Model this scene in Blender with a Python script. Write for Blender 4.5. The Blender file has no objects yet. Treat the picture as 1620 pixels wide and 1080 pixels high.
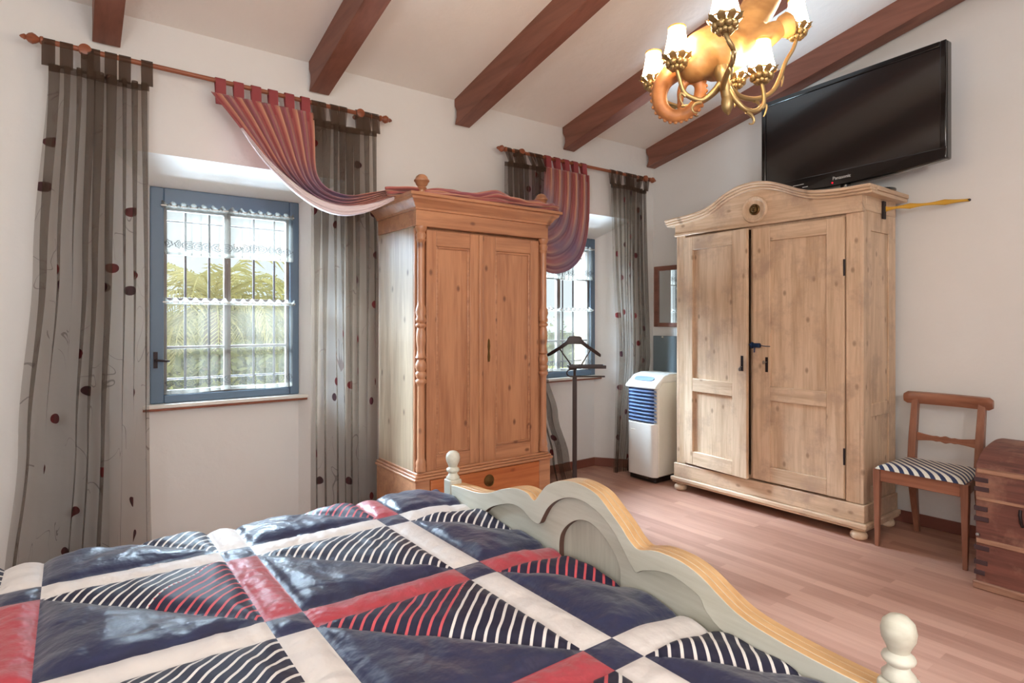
import bpy, bmesh, math, random
from math import sin, cos, pi, radians, sqrt, exp, atan2
from mathutils import Vector, Matrix, noise

random.seed(11)
SC = bpy.context.scene
COL = SC.collection
ORG = {}


def srgb(r, g, b, a=1.0):
    def f(c):
        c /= 255.0
        return c / 12.92 if c <= 0.04045 else ((c + 0.055) / 1.055) ** 2.4
    return (f(r), f(g), f(b), a)


def lerp(a, b, t):
    return a + (b - a) * t


def smooth(t):
    t = max(0.0, min(1.0, t))
    return t * t * (3 - 2 * t)


def poly_at(P, t):
    """point on a polyline (tuples of any size) at t in 0..1, by arc length"""
    L = [0.0]
    for a, b in zip(P, P[1:]):
        L.append(L[-1] + math.dist(a, b))
    s = t * L[-1]
    for i in range(len(P) - 1):
        if s <= L[i + 1] or i == len(P) - 2:
            k = 0 if L[i + 1] == L[i] else (s - L[i]) / (L[i + 1] - L[i])
            return tuple(lerp(x, y, k) for x, y in zip(P[i], P[i + 1]))


def catmull(P, n=6):
    """smooth a list of points"""
    out = []
    P = [Vector(p) for p in P]
    for i in range(len(P) - 1):
        p0 = P[max(i - 1, 0)]; p1 = P[i]; p2 = P[i + 1]; p3 = P[min(i + 2, len(P) - 1)]
        for k in range(n):
            t = k / n
            out.append(0.5 * ((2 * p1) + (p2 - p0) * t + (2 * p0 - 5 * p1 + 4 * p2 - p3) * t * t + (3 * p1 - p0 - 3 * p2 + p3) * t ** 3))
    out.append(P[-1])
    return out


# ------------------------------------------------------------------ mesh builder
class MB:
    def __init__(s):
        s.v = []; s.f = []; s.mi = []; s.uv = {}

    def add(s, verts, faces, mat=0):
        b = len(s.v)
        s.v.extend(Vector(p) for p in verts)
        for f in faces:
            s.f.append(tuple(b + i for i in f)); s.mi.append(mat)
        return s

    def box(s, lo, hi, mat=0, M=None):
        x0, y0, z0 = lo; x1, y1, z1 = hi
        V = [(x0, y0, z0), (x1, y0, z0), (x1, y1, z0), (x0, y1, z0), (x0, y0, z1), (x1, y0, z1), (x1, y1, z1), (x0, y1, z1)]
        if M is not None:
            V = [M @ Vector(p) for p in V]
        return s.add(V, [(3, 2, 1, 0), (4, 5, 6, 7), (0, 1, 5, 4), (1, 2, 6, 5), (2, 3, 7, 6), (3, 0, 4, 7)], mat)

    def prism(s, pts, fn, d0, d1, mat=0, edge=None, nedge=None):
        """outline pts (a,b) placed by fn(a,b,d) between d0 and d1"""
        n = len(pts)
        V = [fn(a, b, d0) for a, b in pts] + [fn(a, b, d1) for a, b in pts]
        F = [tuple(range(n))[::-1], tuple(range(n, 2 * n))]
        F += [(i, (i + 1) % n, n + (i + 1) % n, n + i) for i in range(n)]
        s.add(V, F, mat)
        if edge is not None:
            for i in range(n):
                s.mi[len(s.mi) - n + i] = edge if i < (nedge or n) else 2
        return s

    def ribbon(s, A, B, fn, d0, d1, mat=0):
        """solid between two point rows A and B (same length) of (a,b)"""
        n = len(A)
        V = [fn(*p, d0) for p in A] + [fn(*p, d0) for p in B] + [fn(*p, d1) for p in A] + [fn(*p, d1) for p in B]
        F = []
        for i in range(n - 1):
            F += [(i, i + 1, n + i + 1, n + i), (2 * n + i, 3 * n + i, 3 * n + i + 1, 2 * n + i + 1),
                  (i, 2 * n + i, 2 * n + i + 1, i + 1), (n + i, n + i + 1, 3 * n + i + 1, 3 * n + i)]
        F += [(0, n, 3 * n, 2 * n), (n - 1, 3 * n - 1, 4 * n - 1, 2 * n - 1)]
        return s.add(V, F, mat)

    def lathe(s, prof, c=(0, 0, 0), n=24, axis='z', mat=0, M=None):
        V = []; F = []
        for r, h in prof:
            for k in range(n):
                a = 2 * pi * k / n
                x, y = max(r, 0.0002) * cos(a), max(r, 0.0002) * sin(a)
                p = {'z': (x, y, h), 'x': (h, x, y), 'y': (x, h, y)}[axis]
                p = Vector(p)
                if M is not None:
                    p = M @ p
                V.append(p + Vector(c))
        m = len(prof)
        for i in range(m - 1):
            for k in range(n):
                F.append((i * n + k, i * n + (k + 1) % n, (i + 1) * n + (k + 1) % n, (i + 1) * n + k))
        F.append(tuple(range(n))[::-1]); F.append(tuple((m - 1) * n + k for k in range(n)))
        return s.add(V, F, mat)

    def tube(s, path, rad, n=10, mat=0, squash=None):
        P = [Vector(p) for p in path]
        m = len(P)
        R = rad if isinstance(rad, (list, tuple)) else [rad] * m
        V = []; F = []
        up = None
        for i in range(m):
            t = (P[min(i + 1, m - 1)] - P[max(i - 1, 0)]).normalized()
            if up is None:
                up = Vector((0, 0, 1)) if abs(t.z) < 0.9 else Vector((1, 0, 0))
            up = (up - t * up.dot(t)).normalized()
            w = t.cross(up)
            for k in range(n):
                a = 2 * pi * k / n
                q = 1.0 if squash is None else squash
                V.append(P[i] + (up * cos(a) * q + w * sin(a)) * R[i])
        for i in range(m - 1):
            for k in range(n):
                F.append((i * n + k, i * n + (k + 1) % n, (i + 1) * n + (k + 1) % n, (i + 1) * n + k))
        F.append(tuple(range(n))[::-1]); F.append(tuple((m - 1) * n + k for k in range(n)))
        return s.add(V, F, mat)

    def ball(s, c, r, n=14, mat=0, sc=(1, 1, 1)):
        prof = [(r * sin(pi * i / n), -r * cos(pi * i / n)) for i in range(n + 1)]
        M = Matrix.Diagonal(Vector(sc))
        return s.lathe(prof, c, 2 * n, 'z', mat, M)

    def grid(s, fn, nu, nv, mat=0, uvf=None, matf=None):
        b = len(s.v)
        for j in range(nv + 1):
            for i in range(nu + 1):
                s.v.append(Vector(fn(i / nu, j / nv)))
                if uvf:
                    s.uv[len(s.v) - 1] = uvf(i / nu, j / nv)
        for j in range(nv):
            for i in range(nu):
                a = b + j * (nu + 1) + i
                s.f.append((a, a + 1, a + nu + 2, a + nu + 1))
                s.mi.append(matf(i, j) if matf else mat)
        return s

    def build(s, name, mats, parent=None, loc=None, angle=38, bevel=0.0, local=False, recalc=True, solid=0.0, sub=0, seg=2):
        if not isinstance(mats, (list, tuple)):
            mats = [mats]
        if parent is not None:
            off = ORG[parent.name]
        else:
            off = Vector(loc) if loc is not None else Vector((0, 0, 0))
        me = bpy.data.meshes.new(name)
        me.from_pydata([p - off for p in s.v], [], s.f)
        for m in mats:
            me.materials.append(m)
        me.polygons.foreach_set('material_index', s.mi)
        if s.uv:
            ul = me.uv_layers.new(name='UVMap')
            for l in me.loops:
                ul.data[l.index].uv = s.uv.get(l.vertex_index, (0, 0))
        if recalc:
            bm = bmesh.new(); bm.from_mesh(me)
            bmesh.ops.recalc_face_normals(bm, faces=bm.faces)
            bm.to_mesh(me); bm.free()
        if angle:
            me.polygons.foreach_set('use_smooth', [True] * len(me.polygons))
            me.set_sharp_from_angle(angle=radians(angle))
        o = bpy.data.objects.new(name, me)
        COL.objects.link(o)
        if parent is not None:
            o.parent = parent
        else:
            o.location = off
        ORG[o.name] = off
        if solid:
            m = o.modifiers.new('thick', 'SOLIDIFY'); m.thickness = solid; m.offset = 0
        if bevel:
            m = o.modifiers.new('edge', 'BEVEL'); m.width = bevel; m.segments = seg; m.limit_method = 'ANGLE'; m.angle_limit = radians(35)
            m.harden_normals = False
        if sub:
            m = o.modifiers.new('sub', 'SUBSURF'); m.levels = sub; m.render_levels = sub
        return o


def tag(o, label, cat, group=None):
    o['label'] = label; o['category'] = cat
    if group:
        o['group'] = group
    return o


def thing(name, loc, label, cat, group=None, rotz=0.0, local=False):
    o = bpy.data.objects.new(name, None); COL.objects.link(o)
    o.empty_display_size = 0.1
    o.location = loc; o.rotation_euler = (0, 0, rotz)
    ORG[o.name] = Vector((0, 0, 0)) if local else Vector(loc)
    return tag(o, label, cat, group)


def structure(o):
    o['kind'] = 'structure'; return o


# ------------------------------------------------------------------ materials
def new_mat(name):
    m = bpy.data.materials.new(name); m.use_nodes = True
    nt = m.node_tree
    return m, nt, nt.nodes['Principled BSDF']


def N(nt, kind, **kw):
    n = nt.nodes.new(kind)
    for k, v in kw.items():
        if k.startswith('i_'):
            n.inputs[k[2:].replace('_', ' ')].default_value = v
        else:
            setattr(n, k, v)
    return n


def L(nt, a, b):
    nt.links.new(a, b)


def mth(nt, op, a, b=None, c=None):
    n = nt.nodes.new('ShaderNodeMath'); n.operation = op
    for i, x in enumerate((a, b, c)):
        if x is None:
            continue
        if isinstance(x, (int, float)):
            n.inputs[i].default_value = x
        else:
            nt.links.new(x, n.inputs[i])
    return n.outputs[0]


def mixc(nt, fac, a, b, mode='MIX'):
    n = nt.nodes.new('ShaderNodeMix'); n.data_type = 'RGBA'; n.blend_type = mode
    for sock, x in ((n.inputs[0], fac), (n.inputs[6], a), (n.inputs[7], b)):
        if isinstance(x, (int, float, tuple)):
            sock.default_value = x
        else:
            nt.links.new(x, sock)
    return n.outputs[2]


def ramp(nt, fac, stops):
    n = nt.nodes.new('ShaderNodeValToRGB')
    el = n.color_ramp.elements
    while len(el) < len(stops):
        el.new(0.5)
    for e, (p, c) in zip(el, stops):
        e.position = p; e.color = c
    nt.links.new(fac, n.inputs[0])
    return n.outputs[0]


def bump(nt, bsdf, h, strength=0.2, dist=0.01):
    b = nt.nodes.new('ShaderNodeBump'); b.inputs['Strength'].default_value = strength; b.inputs['Distance'].default_value = dist
    nt.links.new(h, b.inputs['Height']); nt.links.new(b.outputs[0], bsdf.inputs['Normal'])


def plain(name, col, rough=0.5, metal=0.0, spec=0.5, coat=0.0):
    m, nt, b = new_mat(name)
    b.inputs['Base Color'].default_value = col; b.inputs['Roughness'].default_value = rough
    b.inputs['Metallic'].default_value = metal; b.inputs['Specular IOR Level'].default_value = spec
    b.inputs['Coat Weight'].default_value = coat
    tc = N(nt, 'ShaderNodeTexCoord'); no = N(nt, 'ShaderNodeTexNoise', i_Scale=30.0, i_Detail=3.0)
    L(nt, tc.outputs['Object'], no.inputs['Vector'])
    c = mixc(nt, mth(nt, 'MULTIPLY', no.outputs[0], 0.16), col, (col[0] * 0.55, col[1] * 0.55, col[2] * 0.55, 1))
    L(nt, c, b.inputs['Base Color'])
    return m


def wood(name, light, dark, axis='z', knots=1.0, rough=0.5, scale=1.0, wear=None, knotcol=None, coat=0.0):
    m, nt, b = new_mat(name)
    tc = N(nt, 'ShaderNodeTexCoord')
    S = {'x': (1.0, 13, 13), 'y': (13, 1.0, 13), 'z': (13, 13, 1.0)}[axis]
    mp = N(nt, 'ShaderNodeMapping'); mp.inputs['Scale'].default_value = tuple(v * scale for v in S)
    L(nt, tc.outputs['Object'], mp.inputs[0])
    n1 = N(nt, 'ShaderNodeTexNoise', i_Scale=1.6, i_Detail=5.0, i_Distortion=0.6)
    L(nt, mp.outputs[0], n1.inputs['Vector'])
    n2 = N(nt, 'ShaderNodeTexNoise', i_Scale=7.0, i_Detail=4.0)
    L(nt, mp.outputs[0], n2.inputs['Vector'])
    f = mth(nt, 'ADD', mth(nt, 'MULTIPLY', n1.outputs[0], 0.75), mth(nt, 'MULTIPLY', n2.outputs[0], 0.35))
    col = ramp(nt, f, [(0.36, dark), (0.66, light)])
    if knots:
        sx = N(nt, 'ShaderNodeSeparateXYZ'); L(nt, tc.outputs['Object'], sx.inputs[0])
        i0 = 'xyz'.index(axis); oth = [q for q in range(3) if q != i0]
        cb = N(nt, 'ShaderNodeCombineXYZ')
        L(nt, mth(nt, 'MULTIPLY', mth(nt, 'ADD', sx.outputs[oth[0]], sx.outputs[oth[1]]), 6.0), cb.inputs[0])
        L(nt, mth(nt, 'MULTIPLY', sx.outputs[i0], 3.6), cb.inputs[1])
        vo = N(nt, 'ShaderNodeTexVoronoi', i_Scale=1.0); vo.voronoi_dimensions = '2D'
        L(nt, cb.outputs[0], vo.inputs['Vector'])
        sp = N(nt, 'ShaderNodeSeparateColor'); L(nt, vo.outputs['Color'], sp.inputs[0])
        on = mth(nt, 'GREATER_THAN', sp.outputs[0], 0.35)
        d = ramp(nt, vo.outputs['Distance'], [(0.03, (1, 1, 1, 1)), (0.085, (0, 0, 0, 1))])
        kc = knotcol or (dark[0] * 0.42, dark[1] * 0.34, dark[2] * 0.3, 1)
        col = mixc(nt, mth(nt, 'MULTIPLY', mth(nt, 'MULTIPLY', d, on), 0.85 * knots), col, kc)
    if wear:
        n3 = N(nt, 'ShaderNodeTexNoise', i_Scale=4.5, i_Detail=6.0, i_Roughness=0.65)
        L(nt, tc.outputs['Object'], n3.inputs['Vector'])
        col = mixc(nt, ramp(nt, n3.outputs[0], [(0.5, (0, 0, 0, 1)), (0.68, (1, 1, 1, 1))]), col, wear)
    L(nt, col, b.inputs['Base Color'])
    b.inputs['Roughness'].default_value = rough
    b.inputs['Coat Weight'].default_value = coat; b.inputs['Coat Roughness'].default_value = .28
    bump(nt, b, n2.outputs[0], 0.12, 0.004)
    return m


def plaster(name, col, s=1.0):
    m, nt, b = new_mat(name)
    tc = N(nt, 'ShaderNodeTexCoord')
    n1 = N(nt, 'ShaderNodeTexNoise', i_Scale=2.2, i_Detail=5.0); L(nt, tc.outputs['Object'], n1.inputs['Vector'])
    n2 = N(nt, 'ShaderNodeTexNoise', i_Scale=14.0, i_Detail=6.0); L(nt, tc.outputs['Object'], n2.inputs['Vector'])
    c = mixc(nt, n1.outputs[0], col, (col[0] * 0.93, col[1] * 0.92, col[2] * 0.9, 1))
    L(nt, c, b.inputs['Base Color']); b.inputs['Roughness'].default_value = 0.9
    b.inputs['Specular IOR Level'].default_value = 0.2
    bump(nt, b, n2.outputs[0], 0.25 * s, 0.012)
    return m


M = {}
M['wall'] = plaster('wall_plaster', srgb(229, 230, 230))
M['ceiling'] = plaster('ceiling_plaster', srgb(240, 237, 233), 1.6)
M['beam'] = wood('beam_stain', srgb(136, 88, 72), srgb(112, 70, 56), 'y', 0, 0.55, 0.6)
M['beam2'] = plain('baseboard_brown', srgb(128, 76, 62), 0.5)
M['ext'] = plaster('exterior_render', srgb(206, 184, 156))
# orange pine (wardrobe between the windows) and pale pine (double wardrobe)
OL, OD = srgb(186, 134, 98), srgb(152, 100, 70)
PL, PD = srgb(216, 190, 162), srgb(184, 154, 124)
for a in 'xyz':
    M['op' + a] = wood('honey_pine_' + a, OL, OD, a, 1.0, 0.40, coat=.55)
    M['pp' + a] = wood('stripped_pine_' + a, PL, PD, a, 0.75, 0.55, wear=srgb(178, 152, 130), coat=.15)
M['side'] = wood('glare_tinted_board', srgb(176, 154, 128), srgb(146, 124, 100), 'z', 1.0, 0.42, coat=.4)  # window glare on the wardrobe sides put into a paler wood colour
M['opd'] = wood('honey_pine_drawer', srgb(190, 116, 68), srgb(162, 88, 48), 'x', 0.6, 0.4)
M['chair'] = wood('chair_wood', srgb(152, 104, 82), srgb(118, 74, 56), 'z', 0, 0.35)
M['chairx'] = wood('chair_wood_rail', srgb(158, 106, 82), srgb(122, 76, 56), 'y', 0, 0.32)
M['trunk'] = wood('trunk_wood', srgb(126, 78, 66), srgb(82, 48, 42), 'y', 0.6, 0.65, wear=srgb(150, 110, 92))
M['trunk_worn'] = wood('trunk_edge', srgb(172, 132, 108), srgb(112, 76, 62), 'y', 0, 0.7, 1.4)
M['doved'] = plain('dovetail_dark_wood', srgb(66, 44, 48), 0.6)
M['iron'] = plain('dark_iron', srgb(52, 44, 46), 0.5, 0.7)
M['brassdark'] = plain('aged_brass', srgb(110, 84, 48), 0.4, 0.8)
M['steel'] = plain('steel', srgb(150, 150, 150), 0.35, 0.9)
M['black'] = plain('black_plastic', srgb(14, 14, 15), 0.18, 0, 0.5, 0.4)
M['valet'] = plain('valet_dark_wood', srgb(52, 36, 34), 0.35)
M['rod'] = wood('curtain_rod_wood', srgb(150, 86, 56), srgb(116, 60, 40), 'x', 0, 0.35)
M['bluegrey'] = plain('blue_grey_paint', srgb(96, 118, 140), 0.45)
M['sash'] = plain('sash_paint', srgb(120, 112, 108), 0.5)
M['cream'] = wood('cream_paint', srgb(210, 209, 196), srgb(192, 190, 174), 'y', 0, 0.45)
M['edge'] = wood('pine_edge', srgb(218, 178, 128), srgb(196, 152, 102), 'y', 0, 0.4, coat=.4)
M['dark_cut'] = plain('dark_cut_edge', srgb(98, 70, 60), 0.5)  # inner cut edges of the footboard, darker than its faces
M['creamz'] = wood('cream_paint_panel', srgb(200, 198, 184), srgb(176, 174, 160), 'z', 0, 0.5)
M['white'] = plain('white_plastic', srgb(228, 226, 220), 0.4)
M['cap'] = plain('cream_plastic', srgb(232, 228, 216), 0.4)
M['louvre'] = plain('louvre_blue', srgb(128, 156, 200), 0.4)
M['louvre_dark'] = plain('louvre_recess', srgb(40, 64, 116), 0.6)
M['panelgrey'] = plain('panel_blue_grey', srgb(112, 126, 134), 0.6)
M['yellow'] = plain('yellow_strap', srgb(206, 158, 52), 0.7)
M['bolt'] = plain('dark_blue_metal', srgb(26, 52, 88), 0.4, 0.4)
M['headboard'] = M['cream']


def mat_mirror():
    m, nt, b = new_mat('mirror_silver')
    b.inputs['Base Color'].default_value = (0.85, 0.87, 0.88, 1); b.inputs['Metallic'].default_value = 1; b.inputs['Roughness'].default_value = 0.02
    return m


def mat_screen():
    m, nt, b = new_mat('tv_screen_glass')
    b.inputs['Base Color'].default_value = (0.016, 0.015, 0.015, 1); b.inputs['Roughness'].default_value = 0.12
    b.inputs['Specular IOR Level'].default_value = 0.8
    return m


def mat_glass():
    m = bpy.data.materials.new('window_glass'); m.use_nodes = True; nt = m.node_tree
    nt.nodes.remove(nt.nodes['Principled BSDF'])
    out = nt.nodes['Material Output']
    t = N(nt, 'ShaderNodeBsdfTransparent'); t.inputs[0].default_value = (0.96, 0.98, 0.98, 1)
    g = N(nt, 'ShaderNodeBsdfGlossy'); g.inputs['Roughness'].default_value = 0.02
    x = N(nt, 'ShaderNodeMixShader'); x.inputs[0].default_value = 0.05
    L(nt, t.outputs[0], x.inputs[1]); L(nt, g.outputs[0], x.inputs[2]); L(nt, x.outputs[0], out.inputs[0])
    return m


def emit(name, col, s):
    m = bpy.data.materials.new(name); m.use_nodes = True; nt = m.node_tree
    nt.nodes.remove(nt.nodes['Principled BSDF'])
    e = N(nt, 'ShaderNodeEmission'); e.inputs[0].default_value = col; e.inputs[1].default_value = s
    L(nt, e.outputs[0], nt.nodes['Material Output'].inputs[0])
    return m


def cloth_shader(nt, col, alpha, trans=0.45, rough=None):
    """transparent / diffuse / translucent mix -> output"""
    out = nt.nodes['Material Output']
    if 'Principled BSDF' in nt.nodes:
        nt.nodes.remove(nt.nodes['Principled BSDF'])
    tr = N(nt, 'ShaderNodeBsdfTransparent'); di = N(nt, 'ShaderNodeBsdfDiffuse'); tl = N(nt, 'ShaderNodeBsdfTranslucent')
    m1 = N(nt, 'ShaderNodeMixShader'); m1.inputs[0].default_value = trans
    m2 = N(nt, 'ShaderNodeMixShader')
    for d in (di, tl):
        if isinstance(col, tuple):
            d.inputs[0].default_value = col
        else:
            L(nt, col, d.inputs[0])
    if isinstance(alpha, (int, float)):
        m2.inputs[0].default_value = alpha
    else:
        L(nt, alpha, m2.inputs[0])
    L(nt, di.outputs[0], m1.inputs[1]); L(nt, tl.outputs[0], m1.inputs[2])
    L(nt, tr.outputs[0], m2.inputs[1]); L(nt, m1.outputs[0], m2.inputs[2])
    L(nt, m2.outputs[0], out.inputs[0])


def mat_sheer(name, col, alpha):
    m = bpy.data.materials.new(name); m.use_nodes = True; nt = m.node_tree
    uv = N(nt, 'ShaderNodeTexCoord')
    vo = N(nt, 'ShaderNodeTexVoronoi', i_Scale=4.3, i_Randomness=0.8); vo.voronoi_dimensions = '2D'
    L(nt, uv.outputs['UV'], vo.inputs['Vector'])
    sp = N(nt, 'ShaderNodeSeparateColor'); L(nt, vo.outputs['Color'], sp.inputs[0])
    dot = mth(nt, 'MULTIPLY', mth(nt, 'LESS_THAN', vo.outputs['Distance'], 0.10), mth(nt, 'GREATER_THAN', sp.outputs[0], 0.45))
    # thin embroidered stems
    mp = N(nt, 'ShaderNodeMapping'); mp.inputs['Scale'].default_value = (2.6, 1.0, 1)
    L(nt, uv.outputs['UV'], mp.inputs[0])
    no = N(nt, 'ShaderNodeTexNoise', i_Scale=3.2, i_Detail=1.5, i_Distortion=0.5); no.noise_dimensions = '2D'
    L(nt, mp.outputs[0], no.inputs['Vector'])
    ln = mth(nt, 'LESS_THAN', mth(nt, 'ABSOLUTE', mth(nt, 'SUBTRACT', no.outputs[0], 0.5)), 0.004)
    n2 = N(nt, 'ShaderNodeTexNoise', i_Scale=2.5); n2.noise_dimensions = '2D'
    L(nt, uv.outputs['UV'], n2.inputs['Vector'])
    ln = mth(nt, 'MULTIPLY', ln, mth(nt, 'GREATER_THAN', n2.outputs[0], 0.5))
    mark = mth(nt, 'MAXIMUM', dot, mth(nt, 'MULTIPLY', ln, 0.5))
    dcol = mixc(nt, sp.outputs[1], srgb(104, 34, 34), srgb(58, 34, 40))
    c = mixc(nt, mark, col, dcol)
    a = mth(nt, 'ADD', alpha, mth(nt, 'MULTIPLY', mark, 0.95 - alpha))
    cloth_shader(nt, c, a, 0.5)
    return m


def mat_lace(name, v0, base=.27):
    m = bpy.data.materials.new(name); m.use_nodes = True; nt = m.node_tree
    uv = N(nt, 'ShaderNodeTexCoord'); s = N(nt, 'ShaderNodeSeparateXYZ'); L(nt, uv.outputs['UV'], s.inputs[0])
    cx = mth(nt, 'MULTIPLY', mth(nt, 'SUBTRACT', mth(nt, 'FRACT', mth(nt, 'MULTIPLY', s.outputs[0], 1 / 0.05)), 0.5), 0.05)
    cy = mth(nt, 'SUBTRACT', s.outputs[1], v0)
    r = mth(nt, 'SQRT', mth(nt, 'ADD', mth(nt, 'MULTIPLY', cx, cx), mth(nt, 'MULTIPLY', cy, cy)))
    an = mth(nt, 'ARCTAN2', cy, cx)
    pet = mth(nt, 'MULTIPLY', mth(nt, 'SINE', mth(nt, 'MULTIPLY', an, 8.0)), 0.0015)
    rings = mth(nt, 'GREATER_THAN', mth(nt, 'SINE', mth(nt, 'MULTIPLY', mth(nt, 'ADD', r, pet), 2 * pi / 0.0095)), 0.1)
    band = mth(nt, 'LESS_THAN', r, 0.0255)
    lace = mth(nt, 'MULTIPLY', rings, band)
    hem = mth(nt, 'LESS_THAN', s.outputs[1], v0 - 0.034)
    a = mth(nt, 'MAXIMUM', mth(nt, 'ADD', base, mth(nt, 'MULTIPLY', lace, 0.5)), mth(nt, 'MULTIPLY', hem, 0.6))
    c = mixc(nt, lace, srgb(128, 124, 116), srgb(70, 68, 66))
    cloth_shader(nt, c, a, 0.55)
    return m


def mat_swag():
    m = bpy.data.materials.new('striped_swag_silk'); m.use_nodes = True; nt = m.node_tree
    b = nt.nodes['Principled BSDF']
    uv = N(nt, 'ShaderNodeTexCoord'); s = N(nt, 'ShaderNodeSeparateXYZ'); L(nt, uv.outputs['UV'], s.inputs[0])
    f = mth(nt, 'FRACT', mth(nt, 'MULTIPLY', s.outputs[0], 5.5))
    col = ramp(nt, f, [(0.0, srgb(150, 76, 76)), (0.3, srgb(164, 88, 80)), (0.42, srgb(186, 128, 104)), (0.5, srgb(206, 162, 130)), (0.56, srgb(150, 80, 80)),
                       (0.8, srgb(138, 76, 88)), (0.9, srgb(190, 130, 106)), (1.0, srgb(154, 78, 78))])
    # dyed purple middle of the cloth
    g = ramp(nt, s.outputs[1], [(0.0, (0, 0, 0, 1)), (0.26, (0.1, 0.1, 0.1, 1)), (0.42, (0.9, 0.9, 0.9, 1)), (0.56, (0.8, 0.8, 0.8, 1)), (0.7, (0, 0, 0, 1))])
    no = N(nt, 'ShaderNodeTexNoise', i_Scale=5.0, i_Detail=2.0); L(nt, uv.outputs['UV'], no.inputs['Vector'])
    col = mixc(nt, mth(nt, 'MULTIPLY', mth(nt, 'MULTIPLY', g, no.outputs[0]), 1.45), col, srgb(88, 76, 118))
    L(nt, col, b.inputs['Base Color']); b.inputs['Roughness'].default_value = 0.45
    b.inputs['Sheen Weight'].default_value = 0.3
    return m


def satin(name, col, col2, rough=0.34, sc=9.0, bs=.45):
    m, nt, b = new_mat(name)
    tc = N(nt, 'ShaderNodeTexCoord')
    n1 = N(nt, 'ShaderNodeTexNoise', i_Scale=sc, i_Detail=2.0, i_Distortion=.5); L(nt, tc.outputs['UV'], n1.inputs['Vector'])
    n2 = N(nt, 'ShaderNodeTexNoise', i_Scale=sc * 4, i_Detail=2.0); L(nt, tc.outputs['UV'], n2.inputs['Vector'])
    L(nt, mixc(nt, n1.outputs[0], col, col2), b.inputs['Base Color'])
    b.inputs['Roughness'].default_value = rough
    b.inputs['Sheen Weight'].default_value = 0.15
    h = mth(nt, 'ADD', n1.outputs[0], mth(nt, 'MULTIPLY', n2.outputs[0], 0.25))
    bump(nt, b, h, bs, 0.03)
    return m


def striped(name, base, line, duty=0.26, pitch=0.0262):
    m, nt, b = new_mat(name)
    tc = N(nt, 'ShaderNodeTexCoord'); s = N(nt, 'ShaderNodeSeparateXYZ'); L(nt, tc.outputs['UV'], s.inputs[0])
    no = N(nt, 'ShaderNodeTexNoise', i_Scale=7.0, i_Detail=1.0); L(nt, tc.outputs['UV'], no.inputs['Vector'])
    d = mth(nt, 'MULTIPLY', mth(nt, 'SUBTRACT', s.outputs[0], s.outputs[1]), 0.70711)
    d = mth(nt, 'ADD', d, mth(nt, 'ADD', mth(nt, 'MULTIPLY', no.outputs[0], 0.012), .35 * pitch))
    f = mth(nt, 'LESS_THAN', mth(nt, 'FRACT', mth(nt, 'MULTIPLY', d, 1 / pitch)), duty)
    L(nt, mixc(nt, f, base, line), b.inputs['Base Color'])
    b.inputs['Roughness'].default_value = 0.5
    n2 = N(nt, 'ShaderNodeTexNoise', i_Scale=14.0, i_Detail=2.0); L(nt, tc.outputs['UV'], n2.inputs['Vector'])
    bump(nt, b, mth(nt, 'ADD', n2.outputs[0], mth(nt, 'MULTIPLY', f, 0.15)), 0.4, 0.012)
    return m


def mat_floor():
    m, nt, b = new_mat('laminate_floor')
    tc = N(nt, 'ShaderNodeTexCoord')
    mp = N(nt, 'ShaderNodeMapping'); mp.inputs['Rotation'].default_value = (0, 0, radians(90))
    L(nt, tc.outputs['Object'], mp.inputs[0])
    br = N(nt, 'ShaderNodeTexBrick', i_Scale=1.0); br.offset = 0.37; br.offset_frequency = 2
    br.inputs['Color1'].default_value = (0, 0, 0, 1); br.inputs['Color2'].default_value = (1, 1, 1, 1); br.inputs['Mortar'].default_value = (0.35, 0.35, 0.35, 1)
    br.inputs['Mortar Size'].default_value = 0.0006; br.inputs['Brick Width'].default_value = 0.62; br.inputs['Row Height'].default_value = 0.064
    L(nt, mp.outputs[0], br.inputs['Vector'])
    mg = N(nt, 'ShaderNodeMapping'); mg.inputs['Scale'].default_value = (22, 1.6, 1); L(nt, tc.outputs['Object'], mg.inputs[0])
    no = N(nt, 'ShaderNodeTexNoise', i_Scale=2.0, i_Detail=5.0); L(nt, mg.outputs[0], no.inputs['Vector'])
    f = mth(nt, 'ADD', mth(nt, 'MULTIPLY', br.outputs[0], 0.45), mth(nt, 'MULTIPLY', no.outputs[0], 0.55))
    c = ramp(nt, f, [(0.15, srgb(154, 110, 94)), (0.85, srgb(194, 150, 130))])
    L(nt, c, b.inputs['Base Color']); b.inputs['Roughness'].default_value = 0.42
    bump(nt, b, br.outputs[1], 0.08, 0.002)
    return m


def leafmat(name, c1, c2):
    m = bpy.data.materials.new(name); m.use_nodes = True; nt = m.node_tree
    oi = N(nt, 'ShaderNodeTexCoord'); no = N(nt, 'ShaderNodeTexNoise', i_Scale=2.4, i_Detail=3.0)
    L(nt, oi.outputs['Object'], no.inputs['Vector'])
    c = mixc(nt, no.outputs[0], c1, c2)
    cloth_shader(nt, c, 1.0, 0.4)
    return m


M['mirror'] = mat_mirror(); M['screen'] = mat_screen(); M['glass'] = mat_glass()
M['shade'] = emit('lamp_shade_glow', (1.0, 0.71, 0.42, 1), 95.0)
M['shade_rim'] = plain('shade_trim', srgb(196, 140, 60), 0.6)
M['sheer'] = mat_sheer('sheer_embroidered', srgb(104, 89, 75), 0.44)
M['sheer_head'] = bpy.data.materials.new('curtain_heading'); M['sheer_head'].use_nodes = True; cloth_shader(M['sheer_head'].node_tree, srgb(92, 74, 62), .74, .35)
M['lace'] = mat_lace('white_lace', 0.060)
M['lace2'] = mat_lace('beige_lace', 0.060, .17)
M['ruffle'] = bpy.data.materials.new('curtain_ruffle'); M['ruffle'].use_nodes = True; cloth_shader(M['ruffle'].node_tree, srgb(140, 138, 132), .8, .5)
M['swag'] = mat_swag()
M['swag_tab'] = plain('swag_red_tab', srgb(144, 60, 64), 0.6)
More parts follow.
